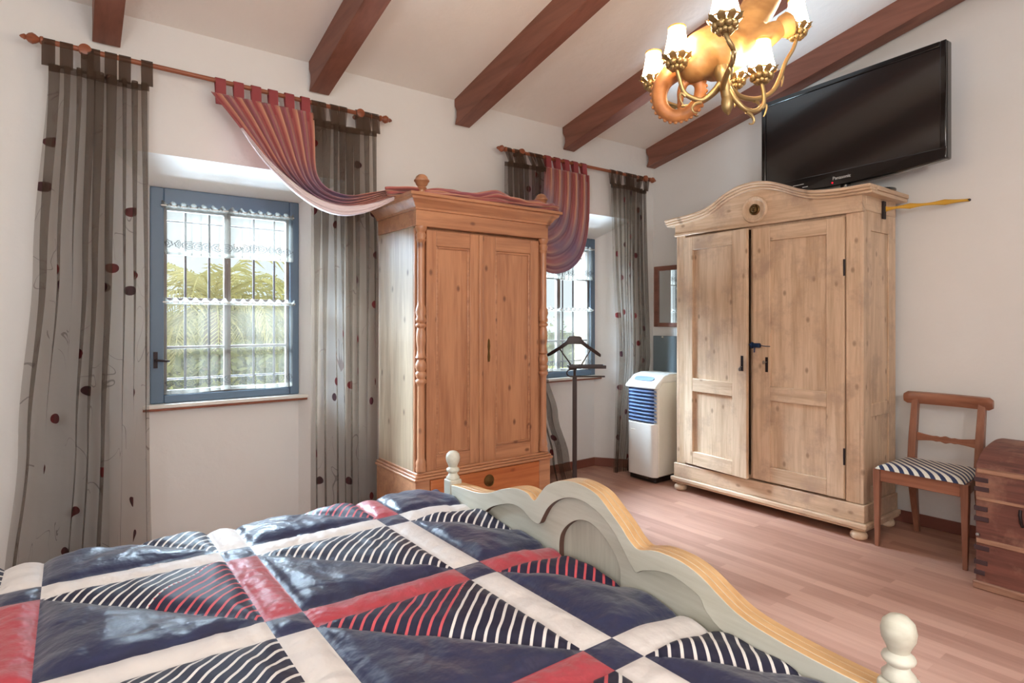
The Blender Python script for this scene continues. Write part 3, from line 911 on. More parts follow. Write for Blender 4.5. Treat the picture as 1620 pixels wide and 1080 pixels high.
def tall_wardrobe():
    X0, X1, YF, YB = 1.492, 2.408, 2.868, 3.345
    r = thing('wardrobe', ((X0 + X1) / 2, (YF + YB) / 2, 0), 'tall honey pine wardrobe with two finials, turned side columns and a drawer, between the windows', 'wardrobe')
    mm = MB()
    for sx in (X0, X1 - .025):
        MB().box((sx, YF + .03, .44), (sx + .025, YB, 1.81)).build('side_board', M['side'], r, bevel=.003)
    mm.box((X0 + .025, YB - .015, .44), (X1 - .025, YB, 1.81)); mm.box((X0 + .025, YF + .04, .46), (X1 - .025, YB - .015, .48))
    mm.box((X0 + .025, YF + .04, 1.79), (X1 - .025, YB - .015, 1.81))
    mm.box((X0 + .0005, YF + .012, .47), (X0 + .064, YF + .0295, 1.80)); mm.box((X1 - .064, YF + .012, .47), (X1 - .0005, YF + .0295, 1.80))
    mm.build('carcass', M['opz'], r, bevel=.003)
    # frieze and cornice
    mm = MB(); mm.box((X0 - .004, YF - .012, 1.81), (X1 + .004, YB, 1.90))
    mm.build('frieze', M['opx'], r, bevel=.003)
    prof = [(0, 1.895), (.012, 1.897), (.014, 1.908), (.022, 1.915), (.030, 1.928), (.045, 1.942), (.05, 1.946), (.052, 1.958), (.066, 1.963), (.066, 1.978), (0, 1.978)]
    mm = MB(); V = []; F = []
    for o, z in prof:
        V += [(X0 - o, YB, z), (X0 - o, YF - .012 - o, z), (X1 + o, YF - .012 - o, z), (X1 + o, YB, z)]
    n = len(prof)
    for i in range(n - 1):
        for k in range(3):
            F.append((4 * i + k, 4 * i + k + 1, 4 * i + k + 5, 4 * i + k + 4))
    F.append((4 * (n - 2), 4 * (n - 2) + 1, 4 * (n - 2) + 2, 4 * (n - 2) + 3))
    F.append((0, 1, 2, 3)); F.append(tuple(4 * i for i in range(n))); F.append(tuple(4 * i + 3 for i in range(n)))
    mm.add(V, F).build('cornice', M['opx'], r, angle=30)
    # doors
    d1 = panel_door(X0 + .066, 1.926, .475, 1.795, YF, .028, .062, .088, .085, .085, M['opz'], M['opx'], r)
    d2 = panel_door(1.930, X1 - .066, .475, 1.795, YF, .028, .088, .062, .085, .085, M['opz'], M['opx'], r)
    mm = MB(); mm.box((1.898, YF - .008, .475), (1.926, YF, 1.795)); mm.build('cover_strip', M['opz'], d1, bevel=.004)
    mm = MB(); mm.prism([(1.962, 1.06), (1.974, 1.06), (1.977, 1.09), (1.973, 1.12), (1.977, 1.15), (1.974, 1.185), (1.968, 1.195), (1.962, 1.185), (1.959, 1.15), (1.963, 1.12), (1.959, 1.09)], lambda a, b, d: (a, d, b), YF - .003, YF)
    mm.lathe([(.004, -.006), (.005, 0)], (1.968, YF, 1.125), 10, 'y'); mm.build('keyhole_plate', M['brassdark'], d2)
    # columns
    for cx in (X0 + .03, X1 - .03):
        MB().lathe(column_profile(.487, 1.808), (cx, YF - .004, 0), 20).build('column', M['opz'], r, angle=50)
    # base with drawer
    mm = MB()
    mm.box((X0 - .012, YF - .022, .10), (X0 + .075, YB, .44)); mm.box((X1 - .075, YF - .022, .10), (X1 + .012, YB, .44))
    mm.box((X0 + .075, YB - .02, .10), (X1 - .075, YB, .44)); mm.box((X0 + .075, YF - .018, .10), (X1 - .075, YB - .02, .17))
    mm.build('base', M['opx'], r, bevel=.003)
    mm = MB(); mm.box((X0 - .024, YF - .038, .44), (X1 + .024, YB, .455)); mm.box((X0 - .016, YF - .030, .455), (X1 + .016, YB, .468)); mm.box((X0 - .004, YF - .02, .468), (X1 + .004, YB - .01, .482))
    mm.build('waist_moulding', M['opx'], r, bevel=.005, seg=3)
    dr = MB().box((X0 + .078, YF - .028, .175), (X1 - .078, YF + .2, .436)).build('drawer', M['opd'], r, bevel=.006)
    mm = MB(); mm.lathe([(.034, 0), (.034, -.004), (.022, -.007), (.012, -.012), (.004, -.014)], (1.95, YF - .028, .375), 24, 'y')
    mm.tube([(1.95 + .026 * cos(a), YF - .036 - .004 * sin(a), .372 - .022 * sin(a) - .004) for a in [pi * k / 10 for k in range(11)]], .0035, 8)
    mm.build('ring_handle', M['brassdark'], dr)
    # bun feet
    for fx in (X0 + .05, X1 - .05):
        for fy in (YF + .03, YB - .06):
            MB().lathe([(.03, .10), (.034, .09), (.046, .065), (.05, .045), (.042, .015), (.032, 0)][::-1], (fx, fy, 0), 20).build('foot', M['opx'], r)
    # finials
    fp = [(.030, 1.978), (.032, 1.985), (.022, 1.992), (.016, 2.0), (.017, 2.008), (.026, 2.016), (.028, 2.021), (.020, 2.026), (.030, 2.036), (.0365, 2.052), (.042, 2.056), (.042, 2.062), (.036, 2.068), (.030, 2.082), (.018, 2.092), (0, 2.097)]
    for fx in (X0 + .045, X1 - .03):
        MB().lathe(fp, (fx, YF + .015, 0), 20).build('finial', M['opx'], r)


tall_wardrobe()


# ------------------------------------------------------------------ pale double wardrobe with the arched top
def double_wardrobe():
    XF, XB, Y0, Y1 = 3.765, 4.22, 1.574, 2.921
    r = thing('wardrobe', ((XF + XB) / 2, (Y0 + Y1) / 2, 0), 'wide pale stripped-pine wardrobe with an arched pediment, against the right wall under the television', 'wardrobe')
    mm = MB()
    mm.box((XF, Y0 + .02, .21), (XF + .02, Y0 + .10, 1.955)); mm.box((XF, Y1 - .08, .21), (XF + .02, Y1 - .02, 1.955))
    mm.box((XB - .015, Y0 + .02, .21), (XB, Y1 - .02, 1.955)); mm.box((XF + .02, Y0 + .02, .21), (XB - .015, Y1 - .02, .235)); mm.box((XF + .02, Y0 + .02, 1.93), (XB - .015, Y1 - .02, 1.955))
    mm.box((XF + .004, 2.19, .235), (XF + .02, 2.30, 1.93))
    mm.build('carcass', M['ppz'], r, bevel=.003)
    # framed sides
    for ya, yb, ys in ((Y0, Y0 + .02, 1), (Y1 - .02, Y1, -1)):
        pa, pb = (ya, yb)
        ins = .009
        mm = MB(); mm.box((XF, pa, .21), (XF + .10, pb, 1.955)); mm.box((XB - .10, pa, .21), (XB, pb, 1.955))
        for z0, z1 in ((.21, .30), (.72, .80), (1.84, 1.955)):
            mm.box((XF + .10, pa + .0006, z0), (XB - .10, pb - .0006, z1))
        sd = mm.build('side_frame', M['ppz'], r, bevel=.003)
        q0, q1 = (pa + ins, pb) if ys == 1 else (pa, pb - ins)
        mm = MB(); mm.box((XF + .10, q0, .80), (XB - .10, q1, 1.84)); mm.box((XF + .10, q0, .30), (lerp(XF, XB, .52), q1, .72)); mm.box((lerp(XF, XB, .52) + .003, q0, .30), (XB - .10, q1, .72))
        mm.build('panel', M['ppz'], sd, bevel=.001)
    # doors
    dl = panel_door(2.281, 2.842, .222, 1.928, XF - .016, .026, .118, .085, .10, .10, M['ppz'], M['ppy'], r, mids=((.772, .868),), plane='x', mould=False, pd=.019)
    dr = panel_door(1.678, 2.276, .222, 1.928, XF - .016, .026, .104, .125, .095, .10, M['ppz'], M['ppy'], r, mids=((.765, .860),), plane='x', mould=False, pd=.019)
    # the left door stands slightly ajar: turn it about its hinge side
    h = Matrix.Translation((XF, 2.842, 0) - ORG[r.name]) if False else None
    hinge = Vector((XF - .003, 2.842, 0)) - ORG[r.name]
    Rm = Matrix.Translation(hinge) @ Matrix.Rotation(radians(-6.0), 4, 'Z') @ Matrix.Translation(-hinge)
    for o in [dl] + list(dl.children):
        o.data.transform(Rm)
    # crack in the lower left panel, lock plates, keys, bolt
    XD = XF - .016
    mm = MB(); mm.box((XD - .002, 2.163, .955), (XD, 2.183, 1.055)); mm.build('lock_plate', M['iron'], dr, bevel=.001)
    mm = MB(); mm.tube([(XD - .002, 2.173, 1.022), (XD - .03, 2.173, 1.022)], .003, 8); mm.lathe([(.004, -.004), (.012, -.003), (.012, .003), (.004, .004)], (XD - .036, 2.173, 1.022), 14, 'y'); mm.build('key', M['steel'], dr)
    pl = MB(); pl.box((XD - .002, 2.305, .955), (XD, 2.327, 1.06)); po = pl.build('lock_plate', M['iron'], dl, bevel=.001); po.data.transform(Rm)
    mm = MB(); mm.tube([(XD - .002, 2.316, .985), (XD - .02, 2.316, .985)], .003, 8); mm.lathe([(.007, -.003), (.013, -.002), (.013, .002), (.007, .003)], (XD - .022, 2.318, .968), 14, 'y'); ko = mm.build('key', M['steel'], dl); ko.data.transform(Rm)
    mm = MB(); bx = XD - .035
    mm.lathe([(.014, 0), (.016, .004), (.016, .045), (.014, .05)], (bx, 2.20, 1.133), 16, 'y')
    mm.lathe([(.020, 0), (.022, .004), (.022, .012), (.018, .016)], (bx, 2.25, 1.133), 8, 'y')
    mm.tube([(bx, 2.262, 1.133), (bx - .004, 2.28, 1.138)], [.012, .004], 8); mm.tube([(bx, 2.24, 1.12), (bx, 2.242, 1.085)], .005, 8)
    mm.tube([(bx, 2.20, 1.133), (bx, 2.165, 1.130), (XD, 2.150, 1.128)], .003, 8)
    mm.build('cylinder_bolt', M['bolt'], dr)['label'] = 'dark blue cylinder bolt'
    for hz in (1.62, .48):
        MB().lathe([(.006, -.05), (.006, .05)], (XD - .003, 1.675, hz), 10).build('hinge', M['iron'], dr)
    # frieze board and pediment: board cut to the arched curve, topped by a moulding that follows it
    curve = [(2.985, 2.075), (2.90, 2.082), (2.80, 2.088), (2.70, 2.098), (2.62, 2.115), (2.552, 2.145), (2.49, 2.18), (2.42, 2.21), (2.337, 2.232), (2.24, 2.238), (2.14, 2.222), (2.05, 2.19), (1.97, 2.152), (1.90, 2.125), (1.83, 2.108), (1.74, 2.098), (1.65, 2.094), (1.51, 2.094)]
    C2 = [(p.x, p.y) for p in catmull([(a, b, 0) for a, b in curve], 5)]
    lo = [(a, b - .045) for a, b in C2]
    fn = lambda a, b, d: (d, a, b)
    inner = [(min(max(a, Y0), Y1), b - .04) for a, b in C2]
    MB().ribbon(inner, [(a, 1.955) for a, b in inner], fn, XF - .018, XF + .03).build('pediment', M['ppy'], r, bevel=.002)
    mm = MB()
    steps = [(0, -.018, .052), (-.018, -.034, .040), (-.034, -.05, .026)]
    for a0, a1, pr in steps:
        mm.ribbon([(a, b + a0) for a, b in C2], [(a, b + a1) for a, b in C2], fn, XF - .018 - pr, XF + .03 - a0 * .1)
    co = mm.build('pediment_moulding', M['ppy'], r, bevel=.005, seg=3)
    mm = MB(); mm.box((XF - .024, Y0 - .006, 1.945), (XF + .01, Y1 + .006, 1.965)); mm.build('frieze_strip', M['ppy'], r, bevel=.004)
    # side frieze and top
    for ya, yb, s in ((Y0 - .002, Y0 + .02, -1), (Y1 - .02, Y1 + .002, 1)):
        mm = MB(); mm.box((XF + .0305, ya, 1.955), (XB, yb, 2.05))
        e = -.055 if s < 0 else 0; e2 = 0 if s < 0 else .055
        mm.box((XF + .0305, ya + e, 2.045), (XB + .03, yb + e2, 2.068)); mm.box((XF + .0305, ya + e - (.008 if s < 0 else 0), 2.068), (XB + .03, yb + e2 + (.008 if s > 0 else 0), 2.094))
        mm.build('side_cornice', M['ppx'], r, bevel=.004)
    MB().box((XF + .031, Y0 + .0205, 2.07), (XB + .02, Y1 - .0205, 2.092)).build('top_board', M['ppy'], r)
    # rosette
    cy, cz = 2.255, 2.055
    XR = XF - .018
    mm = MB(); mm.lathe([(.088, 0), (.092, -.008), (.086, -.018), (.074, -.016), (.064, -.004), (.05, -.002), (.04, -.002)], (XR, cy, cz), 36, 'x')
    ro = mm.build('rosette', M['ppz'], r, angle=40)
    mm = MB(); mm.lathe([(.036, 0), (.038, -.012), (.032, -.018), (.027, -.012), (.022, -.012), (.020, -.020), (.013, -.026), (.008, -.022), (.004, -.028), (0, -.029)], (XR, cy, cz), 32, 'x')
    mm.build('boss', M['brassdark'], ro)
    # plinth and bun feet
    mm = MB(); mm.box((XF - .02, Y0 - .012, .105), (XB, Y1 + .012, .208)); mm.build('plinth', M['ppy'], r, bevel=.004)
    mm = MB(); mm.box((XF - .040, Y0 - .03, .075), (XB + .005, Y1 + .03, .104)); mm.box((XF - .030, Y0 - .022, .06), (XB + .004, Y1 + .022, .0745)); mm.build('plinth_moulding', M['ppy'], r, bevel=.006, seg=3)
    for fy in (Y0 + .03, Y1 - .03):
        for fx in (XF + .01, XB - .06):
            MB().lathe([(.030, 0), (.045, .012), (.048, .028), (.040, .044), (.028, .05), (.034, .0595)], (fx, fy, 0), 20).build('foot', M['ppy'], r)


double_wardrobe()

# yellow strap tying the wardrobe's side to the wall
r = thing('tie_strap', (4.0, 1.57, 2.0), 'yellow strap tying a dark bracket on the wide wardrobe to the wall', 'strap')
mm = MB(); mm.box((4.005, 1.560, 1.925), (4.045, 1.5705, 2.035)); mm.build('bracket', M['iron'], r, bevel=.002)
pth = catmull([(4.025, 1.556, 1.985), (4.06, 1.49, 1.992), (4.13, 1.40, 2.0), (4.22, 1.31, 2.012), (wall_x(1.22) - .004, 1.22, 2.025)], 6)
mm = MB(); V = []; F = []
for i, p in enumerate(pth):
    tw = .017 * (1 - .55 * abs(sin(i * .35)))
    V += [p + Vector((0, 0, tw)), p - Vector((0, .004 * sin(i * .4), tw))]
F = [(2 * i, 2 * i + 1, 2 * i + 3, 2 * i + 2) for i in range(len(pth) - 1)]
mm.add(V, F).build('strap', M['yellow'], r, angle=180, solid=.003)
MB().lathe([(.004, -.012), (.004, 0), (.008, .002), (.008, .006)][::-1], (wall_x(1.22) - .008, 1.22, 2.025), 10, 'x').build('screw', M['iron'], r)


# ------------------------------------------------------------------ television
def television():
    W, H = 1.178, .665
    ang = atan2(2.384 - 1.21, 4.064 - 3.95) - pi / 2          # long side runs along the wall
    r = thing('television', (4.0, 1.797, 2.092), 'large black flat screen television standing on top of the wide wardrobe', 'television', rotz=ang, local=True)
    # local frame: y along the screen width, -x is the viewing side, z up from the wardrobe top
    zb = .118
    bow = [(W / 2 * t, zb - .034 * (1 - t * t)) for t in [k / 12 - 1 for k in range(25)]]
    mm = MB(); mm.prism(bow + [(W / 2, zb + H), (-W / 2, zb + H)], lambda a, b, d: (d, a, b), .0, .055); mm.box((.055, -W * .38, zb + .08), (.10, W * .38, zb + H - .10))
    mm.build('housing', M['black'], r, bevel=.008)
    mm = MB(); b = .032; bb = .062; x0 = -.014
    mm.box((x0, -W / 2, zb + bb), (-.0005, -W / 2 + b, zb + H)); mm.box((x0, W / 2 - b, zb + bb), (-.0005, W / 2, zb + H))
    mm.box((x0, -W / 2 + b, zb + H - b), (-.0005, W / 2 - b, zb + H)); mm.prism(bow + [(W / 2, zb + bb), (-W / 2, zb + bb)], lambda a, b, d: (d, a, b), x0, -.0005)
    fr = mm.build('bezel', M['black'], r, bevel=.005)
    MB().box((-.005, -W / 2 + b - .001, zb + bb - .001), (-.001, W / 2 - b + .001, zb + H - b + .001)).build('screen', M['screen'], r, angle=0)
    cu = bpy.data.curves.new('logo', 'FONT'); cu.body = 'Panasonic'; cu.size = .030; cu.align_x = 'CENTER'; cu.extrude = .0004
    to = bpy.data.objects.new('logo_tmp', cu); COL.objects.link(to)
    dg = bpy.context.evaluated_depsgraph_get()
    me = bpy.data.meshes.new_from_object(to.evaluated_get(dg)); bpy.data.objects.remove(to)
    # text x -> -y, text y -> z, facing -x
    me.transform(Matrix(((0, 0, -1, x0 - .0006), (-1, 0, 0, 0), (0, 1, 0, zb + .005), (0, 0, 0, 1))))
    me.materials.clear(); me.materials.append(M['logo_white'])
    lo = bpy.data.objects.new('logo', me); COL.objects.link(lo); lo.parent = fr; ORG[lo.name] = Vector((0, 0, 0))
    MB().ball((x0 - .001, .06, zb - .012), .0055, 8).build('power_light', M['led'], fr)['label'] = 'red standby light'
    mm = MB(); mm.box((x0 - .0008, .26, zb + .018), (x0 + .001, .34, zb + .022)); mm.box((x0 - .0008, .23, zb - .004), (x0 + .001, .27, zb)); mm.build('button_marks', M['logo_white'], fr)
    mm = MB(); mm.lathe([(.02, .012), (.028, .05), (.03, zb - .01)], (.03, 0, 0), 16)
    mm.build('stand_neck', M['black'], r)
    mm = MB(); out = [(.155 * cos(a) * (1 if abs(cos(a)) < 2 else 1), .30 * sin(a)) for a in [2 * pi * k / 48 for k in range(48)]]
    mm.prism([(a + .03, b) for a, b in out], lambda a, b, d: (a, b, d), 0.001, .014); mm.build('stand_base', M['black'], r, bevel=.004)


television()


# ------------------------------------------------------------------ chair
def chair():
    r = thing('dining_chair', (3.95, 1.28, 0), 'brown wooden dining chair with a navy and cream diagonally striped seat, between wardrobe and trunk', 'chair')
    YA, YB = 1.053, 1.510
    # front legs (tapered)
    for ya, yb in ((YA, YA + .036), (YB - .036, YB)):
        mm = MB(); V = []
        for z, k in ((0, .62), (.2, .8), (.37, 1.0), (.447, 1.0)):
            cx, cy = 3.748, (ya + yb) / 2; h = .018 * k
            V += [(cx - h, cy - h, z), (cx + h, cy - h, z), (cx + h, cy + h, z), (cx - h, cy + h, z)]
        F = [(4 * i + j, 4 * i + (j + 1) % 4, 4 * i + 4 + (j + 1) % 4, 4 * i + 4 + j) for i in range(3) for j in range(4)] + [(3, 2, 1, 0), (12, 13, 14, 15)]
        mm.add(V, F).build('leg', M['chair'], r, bevel=.003)
    # rear legs run up as back posts
    for y in (1.115, 1.448):
        P = [(4.205, 0, .62), (4.17, .15, .8), (4.135, .32, 1.0), (4.125, .45, 1.0), (4.145, .62, .95), (4.18, .80, .85), (4.187, .83, .8)]
        mm = MB(); V = []
        for x, z, k in P:
            h = .021 * k
            V += [(x - h, y - h, z), (x + h, y - h, z), (x + h, y + h, z), (x - h, y + h, z)]
        n = len(P)
        F = [(4 * i + j, 4 * i + (j + 1) % 4, 4 * i + 4 + (j + 1) % 4, 4 * i + 4 + j) for i in range(n - 1) for j in range(4)] + [(3, 2, 1, 0), tuple(4 * (n - 1) + j for j in range(4))]
        mm.add(V, F).build('leg', M['chair'], r, bevel=.003)
    mm = MB()
    mm.box((3.734, YA + .037, .378), (3.756, YB - .037, .449)); 
    for s, y0, y1 in ((0, YA + .008, 1.10), (1, YB - .008, 1.463)):
        V = [(3.767, y0 - .0, .385), (4.104, y1, .385), (4.104, y1 + (.018 if s == 0 else -.018), .385), (3.767, y0 + (.018 if s == 0 else -.018), .385)]
        mm.add(V + [(a, b, .449) for a, b, c in V], [(0, 1, 2, 3), (4, 7, 6, 5), (0, 4, 5, 1), (1, 5, 6, 2), (2, 6, 7, 3), (3, 7, 4, 0)])
    mm.box((4.107, 1.137, .385), (4.127, 1.426, .449))
    mm.build('seat_rail', M['chairx'], r, bevel=.003)
    # padded seat
    y0 = lambda x: lerp(YA + .012, 1.085, (x - 3.70) / .42)
    y1 = lambda x: lerp(YB - .012, 1.478, (x - 3.70) / .42)
    mm = MB()

    def fn(u, v):
        x = lerp(3.715, 4.10, u); e = min(u, 1 - u, v, 1 - v)
        return (x, lerp(y0(x), y1(x), v), .4505 + .030 * (1 - exp(-e / .05)) + .004 * sin(3 * u))
    mm.grid(fn, 30, 30, 0, lambda u, v: (u * .385, v * .43))
    mm.grid(lambda u, v: (lerp(3.715, 4.10, u), lerp(y0(lerp(3.715, 4.10, u)), y1(lerp(3.715, 4.10, u)), v), .4502), 6, 6)
    mm.build('seat', M['seatpad'], r, angle=180)
    # rounded top rail, slightly curved in plan
    mm = MB(); V = []
    prof = [(-.012, -.034), (-.020, -.01), (-.024, .012), (-.016, .032), (.004, .038), (.018, .03), (.02, .0), (.014, -.034)]
    ns = 24; F = []
    for i in range(ns + 1):
        t = i / ns; y = lerp(1.062, 1.508, t); bow = .03 * (1 - (2 * t - 1) ** 2); e = 1 - .35 * max(0, (abs(2 * t - 1) - .93) / .07)
        for a, b in prof:
            V.append((4.185 + a * e + bow - .012, y, .826 + b * e))
    k = len(prof)
    for i in range(ns):
        for j in range(k):
            F.append((i * k + j, i * k + (j + 1) % k, (i + 1) * k + (j + 1) % k, (i + 1) * k + j))
    F += [tuple(range(k)), tuple(ns * k + j for j in range(k))]
    mm.add(V, F).build('top_rail', M['chairx'], r, angle=50)
    top = []; bot = []
    for i in range(41):
        t = i / 40; y = lerp(1.134, 1.429, t); s = abs(2 * t - 1)
        c = .010 * exp(-((2 * t - 1) / .13) ** 2) + .004 * exp(-((abs(2 * t - 1) - .3) / .08) ** 2)
        top.append((y, .608 + .016 * s * s + c)); bot.append((y, .585 - .014 * s * s - c))
    MB().ribbon(top, bot, lambda a, b, d: (d, a, b), 4.136, 4.152).build('cross_rail', M['chairx'], r, bevel=.003)


chair()


# ------------------------------------------------------------------ trunk
def trunk():
    X0, X1, Y0, Y1 = 3.545, 4.215, .06, .972
    r = thing('trunk', ((X0 + X1) / 2, (Y0 + Y1) / 2, 0), 'old worn brown wooden trunk with a domed lid, at the right of the striped-seat chair', 'trunk')
    mm = MB(); mm.box((X0, Y0, .03), (X1, Y1, .437)); mm.build('body', M['trunk'], r, bevel=.004)
    mm = MB(); mm.box((X0 - .014, Y0 - .012, 0), (X1 + .01, Y1 + .010, .038)); mm.build('base_rail', M['trunk_worn'], r, bevel=.006)
    out = [(X0 - .002, .441), (X0 - .002, .575), (X0 + .012, .602), (X0 + .06, .635), (X0 + .14, .662), (X0 + .26, .68), (X0 + .36, .682), (X0 + .48, .668), (X0 + .58, .64), (X0 + .64, .60), (X1 + .002, .56), (X1 + .002, .441)]
    out = out[:2] + [(p.x, p.y) for p in catmull([(a, b, 0) for a, b in out[1:-1]], 4)][1:] + out[-1:]
    lid = MB().prism(out, lambda a, b, d: (a, d, b), Y0 - .002, Y1 + .002).build('lid', M['trunk'], r, bevel=.004)
    mm = MB(); mm.box((X0 - .008, Y0, .56), (X0 + .004, Y1 - .004, .588)); mm.build('worn_edge', M['trunk_worn'], lid, bevel=.005)
    mm = MB(); mm.box((X0 - .007, Y0, .431), (X0 + .004, Y1 - .003, .446)); mm.build('lid_seam', M['trunk_worn'], r, bevel=.003)
    mm = MB(); mm.box((X0 - .008, Y0, .222), (X0 + .004, Y1 - .003, .246)); mm.build('band', M['trunk_worn'], r, bevel=.004)
    rnd = random.Random(4)
    for z in (.53, .485, .44 - .05, .34, .20, .13, .08):
        MB().box((X0 - .006, Y1 - .045 + rnd.uniform(-.01, .01), z - .012), (X0 + .02, Y1 + .006, z + .010)).build('dovetail', M['doved'], r, bevel=.002)
    MB().ball((X0 - .006, Y1 - .01, .262), .009, 8).build('nail_head', M['steel'], r)
    for yy in (.80,):
        mm = MB(); mm.tube([(X0 - .008, yy, .42), (X0 - .018, yy, .40), (X0 - .016, yy - .005, .36), (X0 - .008, yy - .008, .345)], .007, 8); mm.build('hasp', M['iron'], r)


trunk()


# ------------------------------------------------------------------ portable air cooler
def cooler():
    X0, X1, Y0, Y1 = 3.71, 4.08, 3.085, 3.395
    r = thing('air_conditioner', ((X0 + X1) / 2, (Y0 + Y1) / 2, 0), 'white portable air conditioner with pale blue louvres, in the corner beside the wide wardrobe', 'air conditioner')
    mm = MB(); mm.box((X0 + .03, Y0 + .02, .004), (X1 - .03, Y1 - .02, .06)); mm.build('base', M['black'], r, bevel=.006)
    mm = MB()
    out = [(X0 + .035, .052), (X0 + .035, .755), (X0 + .12, .84), (X1 - .01, .845), (X1, .82), (X1, .052)]
    mm.prism(out, lambda a, b, d: (a, d, b), Y0, Y1); mm.build('body', M['cap'], r, bevel=.014, seg=3)
    mm = MB()
    n = 14; V = []; F = []
    for z in (.050, .475):
        for i in range(n + 1):
            t = i / n; y = lerp(Y0 + .004, Y1 - .004, t); e = abs(2 * t - 1)
            V.append((X0 + .030 * max(0, (e - .72) / .28) ** 2, y, z))
        V += [(X0 + .05, Y1 - .004, z), (X0 + .05, Y0 + .004, z)]
    k = n + 3
    F = [tuple(range(k)), tuple(range(k, 2 * k))] + [(i, (i + 1) % k, k + (i + 1) % k, k + i) for i in range(k)]
    fp = mm.add(V, F).build('front_panel', M['white'], r, bevel=.005)
    MB().box((X0 - .003, Y1 - .10, .408), (X0 + .006, Y1 - .055, .416)).build('panel_catch', M['cap'], fp, bevel=.002)
    mm = MB(); mm.box((X0 + .026, Y0 + .04, .478), (X0 + .06, Y1 - .012, .752)); mm.build('louvre_recess', M['louvre_dark'], r)
    for s in range(9):
        z = .488 + s * .0295
        mm = MB(); V = []
        for i in range(n + 1):
            t = i / n; y = lerp(Y0 + .015, Y1 - .003, t); e = abs(2 * t - 1)
            x = X0 + .002 + .032 * max(0, (e - .55) / .45) ** 2
            V += [(x, y, z), (x + .030, y, z + .012), (x + .028, y, z + .020), (x - .003, y, z + .008)]
        F = [(4 * i + j, 4 * i + (j + 1) % 4, 4 * i + 4 + (j + 1) % 4, 4 * i + 4 + j) for i in range(n) for j in range(4)] + [(0, 1, 2, 3), tuple(4 * n + j for j in range(4))]
        mm.add(V, F).build('louvre', M['louvre'], r, angle=50)
    # sloping top cap with control panel
    mm = MB(); out = [(X0 - .004, .752), (X0 - .004, .775), (X0 + .03, .80), (X0 + .10, .852), (X0 + .18, .870), (X1 - .03, .868), (X1 + .004, .850), (X1 + .004, .80), (X0 + .08, .80), (X0 + .05, .752)]
    mm.prism(out, lambda a, b, d: (a, d, b), Y0 - .006, Y1 + .006); cp = mm.build('top_cap', M['white'], r, bevel=.012, seg=3)
    V = []; q = 28; n3 = Vector((-.055, 0, .07)).normalized(); tx = Vector((.07, 0, .055)).normalized(); c = Vector((X0 + .062, (Y0 + Y1) / 2 + .008, .8255))
    mm = MB()
    for o in (.0, .005):
        for i in range(q):
            a = 2 * pi * i / q; sx = abs(cos(a)) ** .5 * (1 if cos(a) > 0 else -1); sy = abs(sin(a)) ** .6 * (1 if sin(a) > 0 else -1)
            V.append(c + tx * .024 * sx + Vector((0, 1, 0)) * .098 * sy + n3 * o)
    mm.add(V, [tuple(range(q))[::-1], tuple(range(q, 2 * q))] + [(i, (i + 1) % q, q + (i + 1) % q, q + i) for i in range(q)])
    mm.build('control_panel', M['louvre'], cp)
    MB().lathe([(.013, 0), (.013, -.006), (.008, -.008)], (X1 - .05, Y0 - .0, .13), 16, 'y').build('castor', M['black'], r)


cooler()


# ------------------------------------------------------------------ valet stand
def valet():
    cx, cy = 2.955, 3.20
    r = thing('valet_stand', (cx, cy, 0), 'dark wooden clothes valet with hanger top and tray, before the far window', 'valet stand')
    rx = Vector((.802, -.598, 0)); fx = Vector((.598, .802, 0)); c = Vector((cx, cy, 0))
    mat = M['valet']
    Rm = Matrix.Translation(c) @ Matrix(((rx.x, fx.x, 0, 0), (rx.y, fx.y, 0, 0), (0, 0, 1, 0), (0, 0, 0, 1)))
    MB().box((-.016, -.011, .03), (.016, .011, .895), 0, Rm).build('pole', mat, r, bevel=.003)
    mm = MB(); mm.box((-.16, -.12, 0.0), (-.12, .12, .03), 0, Rm); mm.box((.12, -.12, 0.0), (.16, .12, .03), 0, Rm); mm.box((-.12, -.02, .012), (.12, .02, .034), 0, Rm); mm.build('base', mat, r, bevel=.004)
    # hanger: shaped shoulders
    up = [(-.20, 1.055), (-.17, 1.075), (-.11, 1.115), (-.06, 1.155), (-.04, 1.185), (.04, 1.185), (.06, 1.155), (.11, 1.115), (.17, 1.075), (.20, 1.05)]
    dn = [(-.195, 1.035), (-.165, 1.048), (-.11, 1.085), (-.06, 1.118), (-.04, 1.128), (.04, 1.128), (.06, 1.118), (.11, 1.085), (.165, 1.048), (.196, 1.030)]
    U = [(p.x, p.y) for p in catmull([(a, b, 0) for a, b in up], 4)]; D = [(p.x, p.y) for p in catmull([(a, b, 0) for a, b in dn], 4)]
    MB().ribbon(U, D, lambda a, b, d: Rm @ Vector((a, d + .06 * (a / .2) ** 2, b)), -.014, .014).build('hanger', mat, r, bevel=.004)
    for a, b in ((-.11, -.03), (.12, .05)):
        MB().tube([Rm @ Vector((a, .0, 1.095)), Rm @ Vector((b, -.01, .982))], .005, 8).build('strut', mat, r)
    tr = MB().box((-.05, -.07, .955), (.22, .05, .963), 0, Rm)
    tr.box((-.05, -.07, .963), (.22, -.062, .978), 0, Rm); tr.box((-.05, .042, .963), (.22, .05, .978), 0, Rm); tr.box((-.05, -.062, .963), (-.042, .042, .978), 0, Rm); tr.box((.212, -.062, .963), (.22, .042, .978), 0, Rm)
    tr.build('tray', mat, r, bevel=.002)
    loop = [(-.05, .93)]
    pts = [Rm @ Vector((.01 - .04 - .03 * sin(a), -.035, .922 + .026 * cos(a))) for a in [pi * k / 12 for k in range(13)]]
    MB().tube([Rm @ Vector((.01, -.035, .948))] + pts + [Rm @ Vector((.05, -.035, .896)), Rm @ Vector((.215, -.035, .896))], .0055, 8).build('trouser_bar', mat, r)
    MB().tube([Rm @ Vector((0, 0, .893)), Rm @ Vector((0, 0, .956))], .010, 10).build('neck', mat, r)


